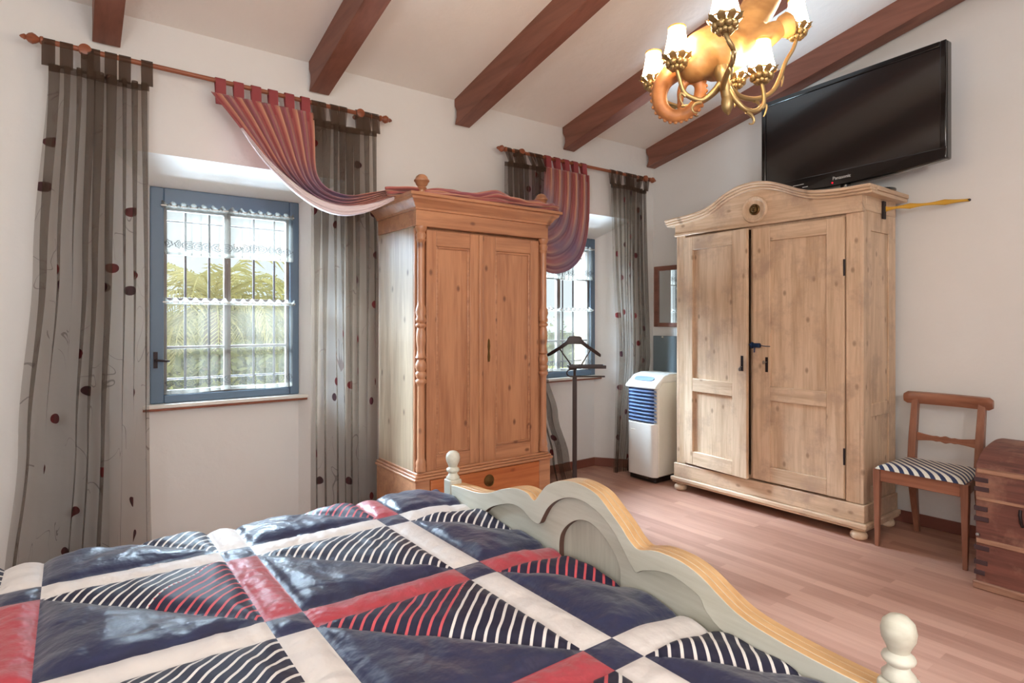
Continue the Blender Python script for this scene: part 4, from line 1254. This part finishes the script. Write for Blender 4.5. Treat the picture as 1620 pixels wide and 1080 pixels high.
valet()

# ------------------------------------------------------------------ mirror and panel on the right wall
r = thing('mirror', (4.24, 3.35, 1.24), 'small brown framed mirror on the right wall, in the corner behind the wide wardrobe', 'mirror')
xw = wall_x(3.35)
ya, yb, za, zb = 3.02, 3.535, 1.245, 1.785
mm = MB(); x0, x1 = xw - .028, xw - .002
mm.box((x0, ya, za), (x1, ya + .045, zb)); mm.box((x0, yb - .045, za), (x1, yb, zb)); mm.box((x0 + .0005, ya + .045, zb - .04), (x1, yb - .045, zb)); mm.box((x0 + .0005, ya + .045, za), (x1, yb - .045, za + .036))
mm.build('frame', M['beam'], r, bevel=.004)
MB().box((xw - .014, ya + .044, za + .035), (xw - .006, yb - .044, zb - .039)).build('glass', M['mirror'], r, angle=0)
r = thing('wall_panel', (4.24, 3.3, .7), 'flat blue-grey panel on the wall below the small mirror, behind the portable air conditioner', 'panel')
MB().box((xw - .03, 3.0, .42), (xw - .003, 3.54, 1.165)).build('board', M['panelgrey'], r, bevel=.004)
MB().lathe([(.007, 0), (.008, -.01), (.004, -.014)], (xw - .03, 3.43, 1.155), 10, 'x').build('peg', M['white'], r)


# ------------------------------------------------------------------ bed
def bed():
    th = math.atan(.0345)
    r = thing('bed', (0.2, 1.27, 0), 'cream painted wooden double bed with a scalloped footboard and ball-topped posts', 'bed')
    T = .021
    nrm = Vector((1, -.0345, 0)).normalized()

    def fn(y, z, d):
        return Vector((1.175 + .0345 * y, y, z)) + nrm * d
    top = [(2.10, .630), (2.0, .640), (1.89, .648), (1.80, .668), (1.72, .70), (1.63, .724), (1.565, .724), (1.527, .708), (1.497, .736), (1.46, .772), (1.40, .80), (1.345, .812), (1.29, .813), (1.225, .80), (1.17, .765), (1.125, .732), (1.095, .706), (1.064, .693), (1.016, .706), (.967, .710), (.913, .706), (.863, .691), (.815, .666), (.77, .645), (.72, .633), (.65, .625), (.56, .620), (.46, .618)]
    TP = [(p.x, p.y) for p in catmull([(a, b, 0) for a, b in top], 5)]
    # front layer
    low = [(.46, .560), (.72, .575), (.80, .585), (.85, .612), (.869, .640), (.907, .653), (.953, .662), (1.002, .656), (1.05, .640), (1.075, .628), (1.10, .650), (1.15, .705), (1.20, .74), (1.25, .758), (1.29, .765), (1.345, .761), (1.405, .738), (1.45, .705), (1.478, .668), (1.50, .638), (1.54, .638), (1.585, .658), (1.635, .664), (1.684, .656), (1.765, .628), (1.807, .607), (1.85, .58), (1.95, .565), (2.10, .560)]
    LW = [(p.x, p.y) for p in catmull([(a, b, 0) for a, b in low], 4)]
    fb = MB().prism(TP + LW, fn, 0, T - .0003, 0, 1, len(TP) - 1).build('footboard', [M['cream'], M['edge'], M['dark_cut']], r, angle=25, bevel=.002)
    fb['label'] = 'scalloped cream footboard'
    arch = [(1.42, .55), (1.42, .598), (1.409, .632), (1.379, .665), (1.336, .691), (1.287, .700), (1.241, .688), (1.196, .660), (1.167, .63), (1.153, .598), (1.153, .55)]
    AR = [(p.x, p.y) for p in catmull([(a, b, 0) for a, b in arch], 4)]
    MB().prism(TP + [(.46, .16), (1.153, .16)] + AR[::-1] + [(1.42, .16), (2.10, .16)], fn, T, 2 * T - .0003, 0, 1, len(TP) - 1).build('scroll_layer', [M['cream'], M['edge'], M['dark_cut']], fb, angle=25, bevel=.002)
    pn = MB()
    MB().prism([(a, b - .0004) for a, b in TP] + [(.46, .16), (2.10, .16)], fn, 2 * T, 3 * T, 0, 1).build('back_panel', [M['creamz'], M['edge']], fb, angle=25, bevel=.002)
    # posts
    for y in (2.115, .448):
        x = 1.175 + .0345 * y + .024
        mm = MB(); h = .028
        mm.box((x - h, y - h, 0), (x + h, y + h, .648))
        po = mm.build('post', M['creamz'], r, bevel=.007, seg=3)
        MB().lathe([(.027, .6485), (.028, .655), (.02, .664), (.017, .672), (.026, .68), (.028, .685), (.026, .69), (.017, .697), (.021, .707), (.0275, .72), (.0295, .735), (.026, .750), (.016, .760), (0, .764)], (x, y, 0), 24).build('finial', M['cream'], po, angle=60)
    for y in (2.13, .43):
        MB().box((-.94, y - .015, .22), (1.19, y + .015, .40)).build('side_rail', M['cream'], r, bevel=.004)
    MB().box((-.93, .46, .20), (1.16, 2.10, .535)).build('mattress', M['white'], r, bevel=.03, seg=3)
    mm = MB(); mm.box((-.99, .44, .15), (-.95, 2.12, 1.0)); mm.build('headboard', M['cream'], r, bevel=.01)
    for y in (2.11, .45):
        MB().box((-1.0, y - .03, 0), (-.942, y + .03, 1.02)).build('post', M['creamz'], r, bevel=.006)


bed()


# ------------------------------------------------------------------ patchwork quilt
def quilt():
    XL = [(-1.178, 'b'), (-1.091, 's')]
    # seam lines along x and y
    px, bx = .513, .087
    cx = []      # (start, end, kind)
    x = .368 - px * 3
    while x < 1.22:
        cx.append((x, x + bx, 's')); cx.append((x + bx, x + px, 'b')); x += px
    cy = []
    py, by = .533, .092
    y = 1.368 - py * 3
    while y < 2.7:
        cy.append((y, y + by, 's')); cy.append((y + by, y + py, 'b')); y += py
    nb, ns = 36, 8

    def lines(c):
        out = []
        for k, (a, b, t) in enumerate(c):
            n = ns if t == 's' else nb
            for i in range(n):
                out.append((lerp(a, b, i / n), k, i, n))
        out.append((c[-1][1], None, 0, 0))
        return out
    GX, GY = lines(cx), lines(cy)
    XF = 1.212

    def keep(lo, hi, g):
        return [q for q in g if lo <= q[0] <= hi]
    GX = keep(-.80, 1.26, GX); GY = keep(.16, 2.42, GY)
    ROLL, R = 2.20, .075      # far side: starts to turn down
    NEAR = .475

    def shape(x, y):
        """flat cloth position to space"""
        z = .598; yy = y
        z += -.004 * sin(3 * x) + .006 * sin(2.2 * x + 1.5 * y)
        if y > ROLL - .03:
            s = y - ROLL + .03; a = min(s / R, pi / 2)
            yy = ROLL - .03 + R * sin(a); z -= R * (1 - cos(a)); z -= max(0, s - R * pi / 2)
            nv = Vector((0, sin(a), cos(a)))
        elif y < NEAR:
            s = NEAR - y; a = min(s / R, pi / 2)
            yy = NEAR - R * sin(a); z -= R * (1 - cos(a)); z -= max(0, s - R * pi / 2)
            nv = Vector((0, -sin(a), cos(a)))
        else:
            nv = Vector((0, 0, 1))
        xf = 1.168 + .0345 * yy
        if x > xf - .16:
            t = (x - xf + .16) / .16
            z -= .020 * smooth(t)
            xx = x if x < xf else xf - .0
        else:
            xx = x
        if x > xf:
            z -= (x - xf) * .9; xx = xf + .0 - .001
        return Vector((xx, yy, z)), nv

    wr = lambda p: noise.noise(p)
    mm = MB()
    idx = {}
    for j, (y, ky, jy, nyy) in enumerate(GY):
        for i, (x, kx, ix, nxx) in enumerate(GX):
            kx2 = kx if kx is not None else len(cx) - 1; ky2 = ky if ky is not None else len(cy) - 1
            a0, a1, ta = cx[kx2]; b0, b1, tb = cy[ky2]
            d = min(x - a0, a1 - x, y - b0, b1 - y)
            if ta == 'b' and tb == 'b':
                # diagonal from (a0,b1) to (a1,b0)
                dd = abs((x - a0) / (a1 - a0) + (y - b0) / (b1 - b0) - 1) * (a1 - a0) * .7071
                d = min(d, dd)
                puff = .020
            elif ta == 's' and tb == 's':
                puff = .011
            else:
                puff = .014
            h = puff * (1 - exp(-max(d, 0) / .022))
            k = 1 - exp(-max(d, 0) / .015)
            n1 = wr(Vector((x * 8, y * 8, 0))) * .008 + wr(Vector((x * 24 + 5, y * 13 + 4 * x, 3))) * .0055
            if ta == 's' and tb == 'b':
                n1 = wr(Vector((x * 7, y * 36, 2))) * .0065 + wr(Vector((x * 5, y * 14, 7))) * .004
            elif ta == 'b' and tb == 's':
                n1 = wr(Vector((x * 36, y * 7, 2))) * .0065 + wr(Vector((x * 14, y * 5, 7))) * .004
            p, nv = shape(x, y)
            p = p + nv * (h + n1 * k)
            mm.v.append(p); mm.uv[len(mm.v) - 1] = (x, y); idx[(i, j)] = len(mm.v) - 1
    NAVY, WH, RED, SW, SR = range(5)
    bi = lambda k: round((cx[k][0] - (.368 + bx)) / px) if cx[k][2] == 'b' else round((cx[k][0] - .368) / px)
    bj = lambda k: round((cy[k][0] - (1.368 + by)) / py) if cy[k][2] == 'b' else round((cy[k][0] - 1.368) / py)
    # indices: block (0,0) = x .455-.88, y 1.46-1.90 ; strip s index same origin
    RV = {(0, 0), (1, 1), (-1, 0), (-2, 1), (2, 0), (-2, -1)}         # red strips running along y (strip i, block j)
    RH = {(0, 0), (1, 0), (0, -1), (-2, 0), (-3, 1)}                 # red strips running along x (block i, strip j)
    half = {(-1, 0): (SW, SR), (0, -1): (SR, SW), (0, -2): (SR, SW), (1, -1): (SR, SR), (0, 1): (SR, SR), (-2, -1): (SR, SW)}
    for j in range(len(GY) - 1):
        for i in range(len(GX) - 1):
            kx, ky = GX[i][1], GY[j][1]
            ta, tb = cx[kx][2], cy[ky][2]
            q = [idx[(i, j)], idx[(i + 1, j)], idx[(i + 1, j + 1)], idx[(i, j + 1)]]
            if ta == 's' and tb == 's':
                mm.f.append(tuple(q)); mm.mi.append(NAVY); continue
            if ta == 's':
                mm.f.append(tuple(q)); mm.mi.append(RED if (bi(kx), bj(ky)) in RV else WH); continue
            if tb == 's':
                mm.f.append(tuple(q)); mm.mi.append(RED if (bi(kx), bj(ky)) in RH else WH); continue
            ix, jy = GX[i][2], GY[j][2]
            key = (bi(kx), bj(ky))
            s1, s2 = half.get(key, (SW, SW))
            if key == (1, 1):
                s1 = s2 = NAVY
            st = s1 if (ix - jy) < 0 else s2
            sgn = ix + jy - (nb - 1)
            if sgn < 0:
                mm.f.append(tuple(q)); mm.mi.append(NAVY)
            elif sgn > 0:
                mm.f.append(tuple(q)); mm.mi.append(st)
            else:
                mm.f.append((q[0], q[1], q[3])); mm.mi.append(NAVY)
                mm.f.append((q[1], q[2], q[3])); mm.mi.append(st)
    o = mm.build('quilt', [M['navy'], M['qwhite'], M['qred'], M['qsw'], M['qsr']], None, loc=(.2, 1.27, .55), angle=180, recalc=False)
    tag(o, 'puffy patchwork quilt of navy satin, white and red strips and striped triangles, on the bed', 'quilt')


quilt()


# ------------------------------------------------------------------ chandelier
def chandelier():
    O = Vector((1.527, 1.007, 2.045))
    r = thing('chandelier', O, 'chandelier with six glowing shades on scrolled brass arms round a carved wooden figure', 'chandelier')
    V3 = lambda L: [O + Vector(p) for p in L]
    shades = [(-0.013, 0.259, 0.031), (-0.116, 0.087, 0.013), (-0.226, -0.143, -0.002), (0.08, -0.06, -0.026), (0.245, 0.129, 0.058), (0.308, -0.043, 0.172)]
    arms = [
        [(-0.011, 0.008, -0.052), (-0.009, 0.032, -0.075), (0.012, 0.091, -0.081), (0.021, 0.159, -0.076), (0.017, 0.212, -0.054), (-0.003, 0.25, -0.02), (-0.013, 0.259, 0.0)],
        [(-0.011, 0.008, -0.046), (-0.03, 0.022, -0.079), (-0.056, 0.042, -0.106), (-0.081, 0.06, -0.101), (-0.1, 0.075, -0.083), (-0.11, 0.083, -0.045), (-0.116, 0.087, -0.018)],
        [(-0.028, -0.004, -0.078), (-0.058, -0.032, -0.07), (-0.11, -0.08, -0.07), (-0.165, -0.127, -0.074), (-0.201, -0.15, -0.07), (-0.22, -0.15, -0.055), (-0.226, -0.143, -0.033)],
        [(-0.0, 0.0, -0.064), (0.008, -0.019, -0.105), (0.032, -0.036, -0.136), (0.067, -0.05, -0.138), (0.083, -0.063, -0.119), (0.084, -0.064, -0.09), (0.08, -0.06, -0.057)],
        [(0.023, 0.02, -0.043), (0.074, 0.045, -0.042), (0.146, 0.079, -0.035), (0.218, 0.112, -0.008), (0.245, 0.129, 0.027)],
        [(-0.0, 0.0, -0.046), (0.038, 0.009, -0.065), (0.091, 0.007, -0.077), (0.166, 0.001, -0.065), (0.229, -0.008, -0.031), (0.267, -0.012, 0.021), (0.285, -0.02, 0.07), (0.302, -0.035, 0.11), (0.308, -0.043, 0.141)]]
    for ar, sh in zip(arms, shades):
        pts = catmull(V3(ar), 7); n = len(pts)
        mm = MB(); mm.tube(pts, [.0085 - .003 * (i / n) for i in range(n)], 10)
        # leaf scrolls on the arm
        for t in (.35, .62):
            p = pts[int(t * n)]; d = (pts[min(int(t * n) + 2, n - 1)] - p).normalized()
            s = d.cross(Vector((0, 0, 1))).normalized()
            cur = [p + d * (.02 * sin(a) + .012 * a / 3) + Vector((0, 0, -1)) * (.006 + .016 * (1 - cos(a))) for a in [k * .42 for k in range(9)]]
            mm.tube(cur, [.006 * (1 - k / 11) for k in range(9)], 8)
        a_o = mm.build('arm', M['gilt'], r)
        c = O + Vector(sh)
        # leafy cup, petals and candle socket
        mm = MB(); mm.lathe([(.006, -.034), (.012, -.030), (.009, -.024), (.018, -.018), (.026, -.006), (.024, .002), (.010, .004)], c, 16)
        for k in range(9):
            a = 2 * pi * k / 9
            e = Vector((cos(a), sin(a), 0)); tt = Vector((-sin(a), cos(a), 0))
            prev = None; V = []; F = []
            for q in range(6):
                u = q / 5; rr = .020 + .022 * u + .008 * sin(pi * u); zz = -.012 + .026 * u - .004 * u * u; w = .010 * sin(pi * (.18 + .8 * u)) + .001
                if q == 5:
                    rr += .004; zz -= .004
                p = c + e * rr + Vector((0, 0, zz)); V += [p - tt * w, p + e * .003 + Vector((0, 0, .002)), p + tt * w]
            for q in range(5):
                F += [(3 * q, 3 * q + 1, 3 * q + 4, 3 * q + 3), (3 * q + 1, 3 * q + 2, 3 * q + 5, 3 * q + 4)]
            mm.add(V, F)
        for k in range(8):
            a = 2 * pi * k / 8 + .2
            mm.ball(c + Vector((cos(a) * .024, sin(a) * .024, -.014)), .0105, 6)
            mm.ball(c + Vector((cos(a + .4) * .015, sin(a + .4) * .015, -.026)), .0085, 6)
        mm.build('cup', M['gilt'], r)
        mm = MB(); n = 28; V = []; F = []
        prof = [(.0375, .0), (.0355, .010), (.031, .03), (.0265, .052), (.0235, .072), (.0222, .084)]
        for rr, z in prof:
            for k in range(n):
                a = 2 * pi * k / n; q = rr * (1 + .035 * cos(14 * a))
                V.append(c + Vector((q * cos(a), q * sin(a), z + .004)))
        for i in range(len(prof) - 1):
            for k in range(n):
                F.append((i * n + k, i * n + (k + 1) % n, (i + 1) * n + (k + 1) % n, (i + 1) * n + k))
        so = mm.add(V, F).build('shade', M['shade'], r, angle=180)
        mm = MB()
        for z, rr, th in ((.089, .0226, .0036), (.003, .0384, .0026)):
            mm.tube([c + Vector((rr * cos(2 * pi * k / 28), rr * sin(2 * pi * k / 28), z)) for k in range(29)], th, 6)
        mm.build('shade_trim', M['shade_rim'], so)
    # central hub and drop
    mm = MB(); mm.tube(catmull(V3([(-0.015, 0.011, 0.02), (-0.011, 0.008, -0.028), (-0.005, 0.004, -0.064), (-0.0, 0.0, -0.11), (0.003, -0.002, -0.15)]), 5), [.012, .013, .016, .020, .022, .024, .022, .020, .019, .018, .017, .016, .015, .015, .014, .015, .014, .012, .010, .007, .002], 12)
    mm.ball(O + Vector((0, 0, -.115)), .021, 8, 0, (.8, .8, 1.5)); mm.build('hub', M['gilt'], r)
    # carved figure: rounded body, torso, arm, grown into one surface
    def grow(tubes, name, mat, vox=.006, sm=6):
        mm = MB()
        for pts, rr in tubes:
            cp = catmull(V3(pts), 6); R2 = [poly_at([(q,) for q in rr], 0)] * 0
            m_ = len(cp); RR = []
            for i in range(m_):
                t = i / (m_ - 1) * (len(rr) - 1); k = min(int(t), len(rr) - 2); RR.append(lerp(rr[k], rr[k + 1], t - k))
            mm.tube(cp, RR, 16)
            mm.ball(cp[0], RR[0] * .98, 8); mm.ball(cp[-1], RR[-1] * .98, 8)
        o = mm.build(name, mat, r, angle=180)
        md = o.modifiers.new('join', 'REMESH'); md.mode = 'VOXEL'; md.voxel_size = vox; md.use_smooth_shade = True
        ms = o.modifiers.new('soft', 'SMOOTH'); ms.factor = .5; ms.iterations = sm
        return o
    body = [(-0.05, 0.075, 0.005), (-0.028, 0.065, 0.030), (0.000, 0.045, 0.045), (0.03, 0.03, 0.06), (0.065, 0.012, 0.085), (0.10, 0.0, 0.14), (0.145, -0.01, 0.20), (0.185, -0.016, 0.28), (0.21, -0.017, 0.36)]
    arm_ = [(0.02, 0.025, 0.03), (0.056, -0.004, 0.045), (0.092, -0.038, 0.07), (0.125, -0.066, 0.098), (0.140, -0.08, 0.108)]
    grow([(body, [.050, .075, .082, .075, .052, .050, .052, .056, .05]), (arm_, [.055, .045, .038, .032, .026])], 'carved_figure', M['carved'])
    # open carved cuff/hand at the end of the arm
    mm = MB(); c = O + Vector((.150, -.090, .116)); d = Vector((.5, -.36, .25)).normalized()
    q = d.to_track_quat('Z', 'Y').to_matrix()
    mm.lathe([(.020, -.02), (.032, -.006), (.036, .012), (.031, .018), (.024, .010), (.018, -.012)], c, 20, 'z', 0, q); mm.build('carved_cuff', M['carved'], r)
    # head above
    mm = MB(); hc = O + Vector((.225, -.017, .455)); mm.ball(hc, .055, 12, 0, (1, 1, 1.2)); mm.ball(hc + Vector((-.05, -.02, -.01)), .014, 8); mm.tube([O + Vector((.21, -.017, .36)), hc], [.04, .035], 12); mm.build('carved_head', M['carved'], r, angle=180)
    coil = [(-0.005, 0.11, 0.03), (-0.03, 0.146, 0.035), (-0.05, 0.160, 0.012), (-0.075, 0.168, -0.019), (-0.092, 0.171, -0.061), (-0.086, 0.164, -0.104), (-0.066, 0.140, -0.128), (-0.044, 0.112, -0.124), (-0.030, 0.090, -0.105), (-0.019, 0.080, -0.075), (-0.021, 0.078, -0.043), (-0.037, 0.09, -0.026), (-0.056, 0.104, -0.035), (-0.064, 0.112, -0.062), (-0.066, 0.114, -0.092), (-0.07, 0.118, -0.105)]
    rr = [.045, .038, .032, .027, .024, .022, .020, .019, .0185, .018, .017, .016, .014, .012, .009, .005]
    to = grow([(coil, rr)], 'coiled_tail', M['coil'], .0045, 3)
    cp = catmull(V3(coil), 6); mm = MB(); nn = len(cp)
    ctr = O + Vector((-.05, .118, -.07))
    for i in range(18, nn - 14, 1):
        k = i / (nn - 1) * (len(rr) - 1); j = int(k); R_ = lerp(rr[j], rr[min(j + 1, len(rr) - 1)], k - j)
        e = (cp[i] - ctr); e = e.normalized() if e.length > 0 else e
        if i % 2 == 0:
            mm.ball(cp[i] + e * R_ * .94, .0065, 4)
    mm.build('tail_crest', M['coil'], to)
    # suspension rod and ceiling rose
    zc = ceil_z(O.y + .0)
    top = O + Vector((.114, -.01, .158))
    mm = MB()
    mm.tube([O + Vector((.11, -.005, .15)), O + Vector((.11, -.005, zc - O.z - .02))], .006, 10)
    mm.build('hanging_rod', M['gilt'], r)
    mm = MB(); mm.lathe([(.012, -.08), (.03, -.06), (.055, -.03), (.06, .0)], (O.x + .11, O.y - .005, zc), 20); mm.build('ceiling_rose', M['gilt'], r)


chandelier()


# ------------------------------------------------------------------ the garden outside
structure(MB().box((-22, 4.6, -2.9), (34, 44, -2.7)).build('ground', M['grass'], angle=0))


def frond(mm, base, az, el, Ln, rnd, nl=30):
    d = Vector((cos(az), sin(az), 0)); p = Vector(base); pts = []; n = 10
    e = el
    for k in range(n + 1):
        pts.append(p.copy()); p = p + (d * cos(e) + Vector((0, 0, 1)) * sin(e)) * Ln / n; e -= .17 + .02 * k * rnd.uniform(.7, 1.2)
    mm.tube(pts, [.018 * (1 - .8 * k / n) for k in range(n + 1)], 4)
    side = d.cross(Vector((0, 0, 1)))
    for q in range(nl):
        t = .12 + .88 * q / nl; k = t * n; i = min(int(k), n - 1); c = pts[i].lerp(pts[i + 1], k - i); tg = (pts[i + 1] - pts[i]).normalized()
        ll = Ln * .30 * sin(pi * (.12 + .80 * t)) + .05
        for s in (-1, 1):
            dr = (side * s * .8 + tg * .75 + Vector((0, 0, rnd.uniform(-.25, .12)))).normalized()
            w = tg * .013 + Vector((0, 0, .005))
            mid = c + dr * ll * .55; tip = c + dr * ll + Vector((0, 0, -.25 * ll))
            mm.add([c - w * .6, c + w * .6, mid + w, mid - w, tip], [(0, 1, 2, 3), (3, 2, 4)])


def palm(x, y, zc, Ln, nf, seed, label):
    rnd = random.Random(seed)
    r = thing('palm_tree', (x, y, -2.7), label, 'palm tree', 'palms in the garden')
    zs = [-2.7 + (zc + 2.7) * k / 8 for k in range(9)]
    MB().tube([(x + .05 * sin(k), y, z) for k, z in enumerate(zs)], [.16 + .01 * (k % 2) for k in range(9)], 10).build('trunk', M['trunkbark'], r)
    for k in range(nf):
        mm = MB(); az = 2.399 * k + rnd.uniform(-.2, .2); el = lerp(1.45, -.15, (k + .5) / nf) + rnd.uniform(-.12, .12)
        frond(mm, (x, y, zc), az, el, Ln * rnd.uniform(.85, 1.1), rnd)
        mm.build('frond', M['palm'], r, angle=0, recalc=False)


palm(1.66, 9.4, 1.42, 1.6, 26, 1, 'palm with upright fronds seen through the left half of the palm-view window')
palm(3.3, 10.6, 1.38, 1.75, 26, 2, 'palm with arching fronds seen through the right half of the palm-view window')
palm(2.3, 11.5, .75, 1.7, 28, 3, 'lower palm between the upright palm and the arching palm outside')
palm(.95, 11.5, .55, 1.6, 26, 4, 'low palm at the left edge of the palm-view window')


def shrub(x, y, z0, rx, ry, rz, n, leaf, mat, label, seed, name='shrub', cat='shrub', stem=True, group=None):
    rnd = random.Random(seed)
    r = thing(name, (x, y, z0), label, cat, group)
    mm = MB()
    for k in range(n):
        while True:
            p = Vector((rnd.uniform(-1, 1), rnd.uniform(-1, 1), rnd.uniform(-1, 1)))
            if p.length < 1:
                break
        p = p.normalized() * p.length ** .5
        c = Vector((x + p.x * rx, y + p.y * ry, z0 + rz + p.z * rz + (1.0 if stem else 0)))
        a = Vector((rnd.uniform(-1, 1), rnd.uniform(-1, 1), rnd.uniform(-1, 1))).normalized(); b = a.cross(Vector((rnd.uniform(-1, 1), rnd.uniform(-1, 1), rnd.uniform(-1, 1)))).normalized()
        s = leaf * rnd.uniform(.6, 1.3)
        mm.add([c - a * s, c + b * s * .35, c + a * s, c - b * s * .35], [(0, 1, 2, 3)])
    mm.build('foliage', mat, r, angle=0, recalc=False)
    mm = MB()
    for k in range(9):
        a = rnd.uniform(0, 6.28); q = rnd.uniform(.3, .85)
        mm.tube([(x, y, z0), (x + .2 * q * rx * cos(a), y + .2 * q * ry * sin(a), z0 + (1.0 if stem else .3)), (x + q * rx * cos(a), y + q * ry * sin(a), z0 + rz * 1.2 + (1.0 if stem else 0))], [.05, .035, .010], 6)
    mm.build('stem', M['trunkbark'], r)


shrub(1.7, 8.2, -2.7, 1.3, .8, 1.35, 4200, .10, M['bush'], 'dense olive-green bush below the palms outside the palm-view window', 5)
shrub(3.4, 14.5, -2.7, 3.0, 1.2, 1.75, 5200, .13, M['bush'], 'broad bush behind the palms, right of the palm-view window', 6)
shrub(-2.0, 14.0, -2.7, 2.2, 1.2, 1.7, 4200, .13, M['bush'], 'bush behind the palms, left of the palm-view window', 7)
shrub(7.1, 8.4, -2.7, .9, .8, 1.55, 1100, .055, M['twig'], 'sparse twiggy tree seen through the window behind the valet stand', 8, 'olive_tree', 'tree')
shrub(6.4, 10.8, -2.7, 1.6, .9, 1.5, 3000, .10, M['bush'], 'bush beyond the twiggy tree outside the far window', 9)

# ------------------------------------------------------------------ light
wd = bpy.data.worlds.new('sky'); SC.world = wd; wd.use_nodes = True
nt = wd.node_tree; bg = nt.nodes['Background']
tc = N(nt, 'ShaderNodeTexCoord'); s = N(nt, 'ShaderNodeSeparateXYZ'); L(nt, tc.outputs['Generated'], s.inputs[0])
SK = dict(hor=(.98, 1.08, 1.12, 1), up=(2.6, 3.2, 4.0, 1), gr=(.30, .32, .22, 1))
mp = N(nt, 'ShaderNodeMapRange'); mp.inputs['From Min'].default_value = .24; mp.inputs['From Max'].default_value = .42
L(nt, s.outputs[2], mp.inputs[0])
c = mixc(nt, mp.outputs[0], SK['hor'], SK['up'])
c = mixc(nt, mth(nt, 'LESS_THAN', s.outputs[2], -.02), c, SK['gr'])
L(nt, c, bg.inputs[0]); bg.inputs[1].default_value = 1.0
for w in WIN:
    l = bpy.data.lights.new('window_portal', 'AREA'); l.shape = 'RECTANGLE'; l.size = w['xr'] - w['xl']; l.size_y = w['zt'] - w['zb']
    l.cycles.is_portal = True
    o = bpy.data.objects.new('window_portal', l); COL.objects.link(o)
    o.location = ((w['xl'] + w['xr']) / 2, YO + .01, (w['zb'] + w['zt']) / 2); o.rotation_euler = (-pi / 2, 0, 0)
sl = bpy.data.lights.new('sun', 'SUN'); sl.energy = 1.9; sl.color = (1, .93, .74); sl.angle = radians(1)
so = bpy.data.objects.new('sun', sl); COL.objects.link(so); so.rotation_euler = (radians(52), 0, radians(-72))


def added_daylight(src, dst, e, sx, sy, col=(.66, .83, 1.0), spread=40):
    # unseen area light added outside one window, standing in for outdoor light
    l = bpy.data.lights.new('added_daylight', 'AREA'); l.shape = 'RECTANGLE'; l.size = sx; l.size_y = sy; l.energy = e; l.color = col; l.spread = radians(spread)
    o = bpy.data.objects.new('added_daylight', l); COL.objects.link(o); o.location = src
    o.rotation_euler = (Vector(dst) - Vector(src)).to_track_quat('-Z', 'Y').to_euler()


added_daylight((-1.6, 7.2, 3.3), (.76, 3.9, 1.5), 560, 2.6, 2.0)
added_daylight((.9, 7.6, 4.6), (.76, 3.9, 1.5), 260, 2.4, 2.0)
added_daylight((2.0, 7.6, 4.2), (3.38, 3.9, 1.45), 230, 2.4, 2.0)
added_daylight((4.2, 7.6, 4.4), (3.38, 3.9, 1.45), 230, 2.4, 2.0)

# unseen lights added low outside, in place of bounce off sunlit ground
added_daylight((.6, 6.6, -1.0), (.76, 3.85, 1.6), 300, 2.6, 1.4, (.66, .83, 1.0), 60)
added_daylight((3.3, 6.6, -1.0), (3.38, 3.85, 1.6), 360, 2.6, 1.4, (.66, .83, 1.0), 60)


def fill_light(name, loc, e, col, rad):
    l = bpy.data.lights.new(name, 'POINT'); l.energy = e; l.color = col; l.shadow_soft_size = rad
    o = bpy.data.objects.new(name, l); COL.objects.link(o); o.location = loc


fill_light('bed_fill', (-.75, -.25, 1.55), 56, (1.0, .975, .95), .16)  # unseen fill added behind the camera by the bed, no fixture
fill_light('rear_fill', (.70, -1.0, 2.0), 76, (1.0, .975, .95), .18)  # second added fill behind the camera, a bare point without a fitting

# ------------------------------------------------------------------ camera
cam = bpy.data.cameras.new('camera'); co = bpy.data.objects.new('camera', cam); COL.objects.link(co)
co.location = (0, 0, 1.3); co.rotation_euler = (radians(90), 0, radians(-36.7))
cam.sensor_width = 36; cam.lens = 940 / 1620 * 36; cam.shift_y = -33 / 1620; cam.clip_start = .02
SC.camera = co
SC.view_settings.view_transform = 'Standard'; SC.view_settings.look = 'None'
SC.view_settings.exposure = 0.0; SC.view_settings.gamma = 1.0; SC.view_settings.use_curve_mapping = False
SC.cycles.use_denoising = True
SC.cycles.max_bounces = 10; SC.cycles.diffuse_bounces = 6; SC.cycles.transparent_max_bounces = 32
SC.cycles.caustics_reflective = False; SC.cycles.caustics_refractive = False
SC.cycles.sample_clamp_indirect = 8
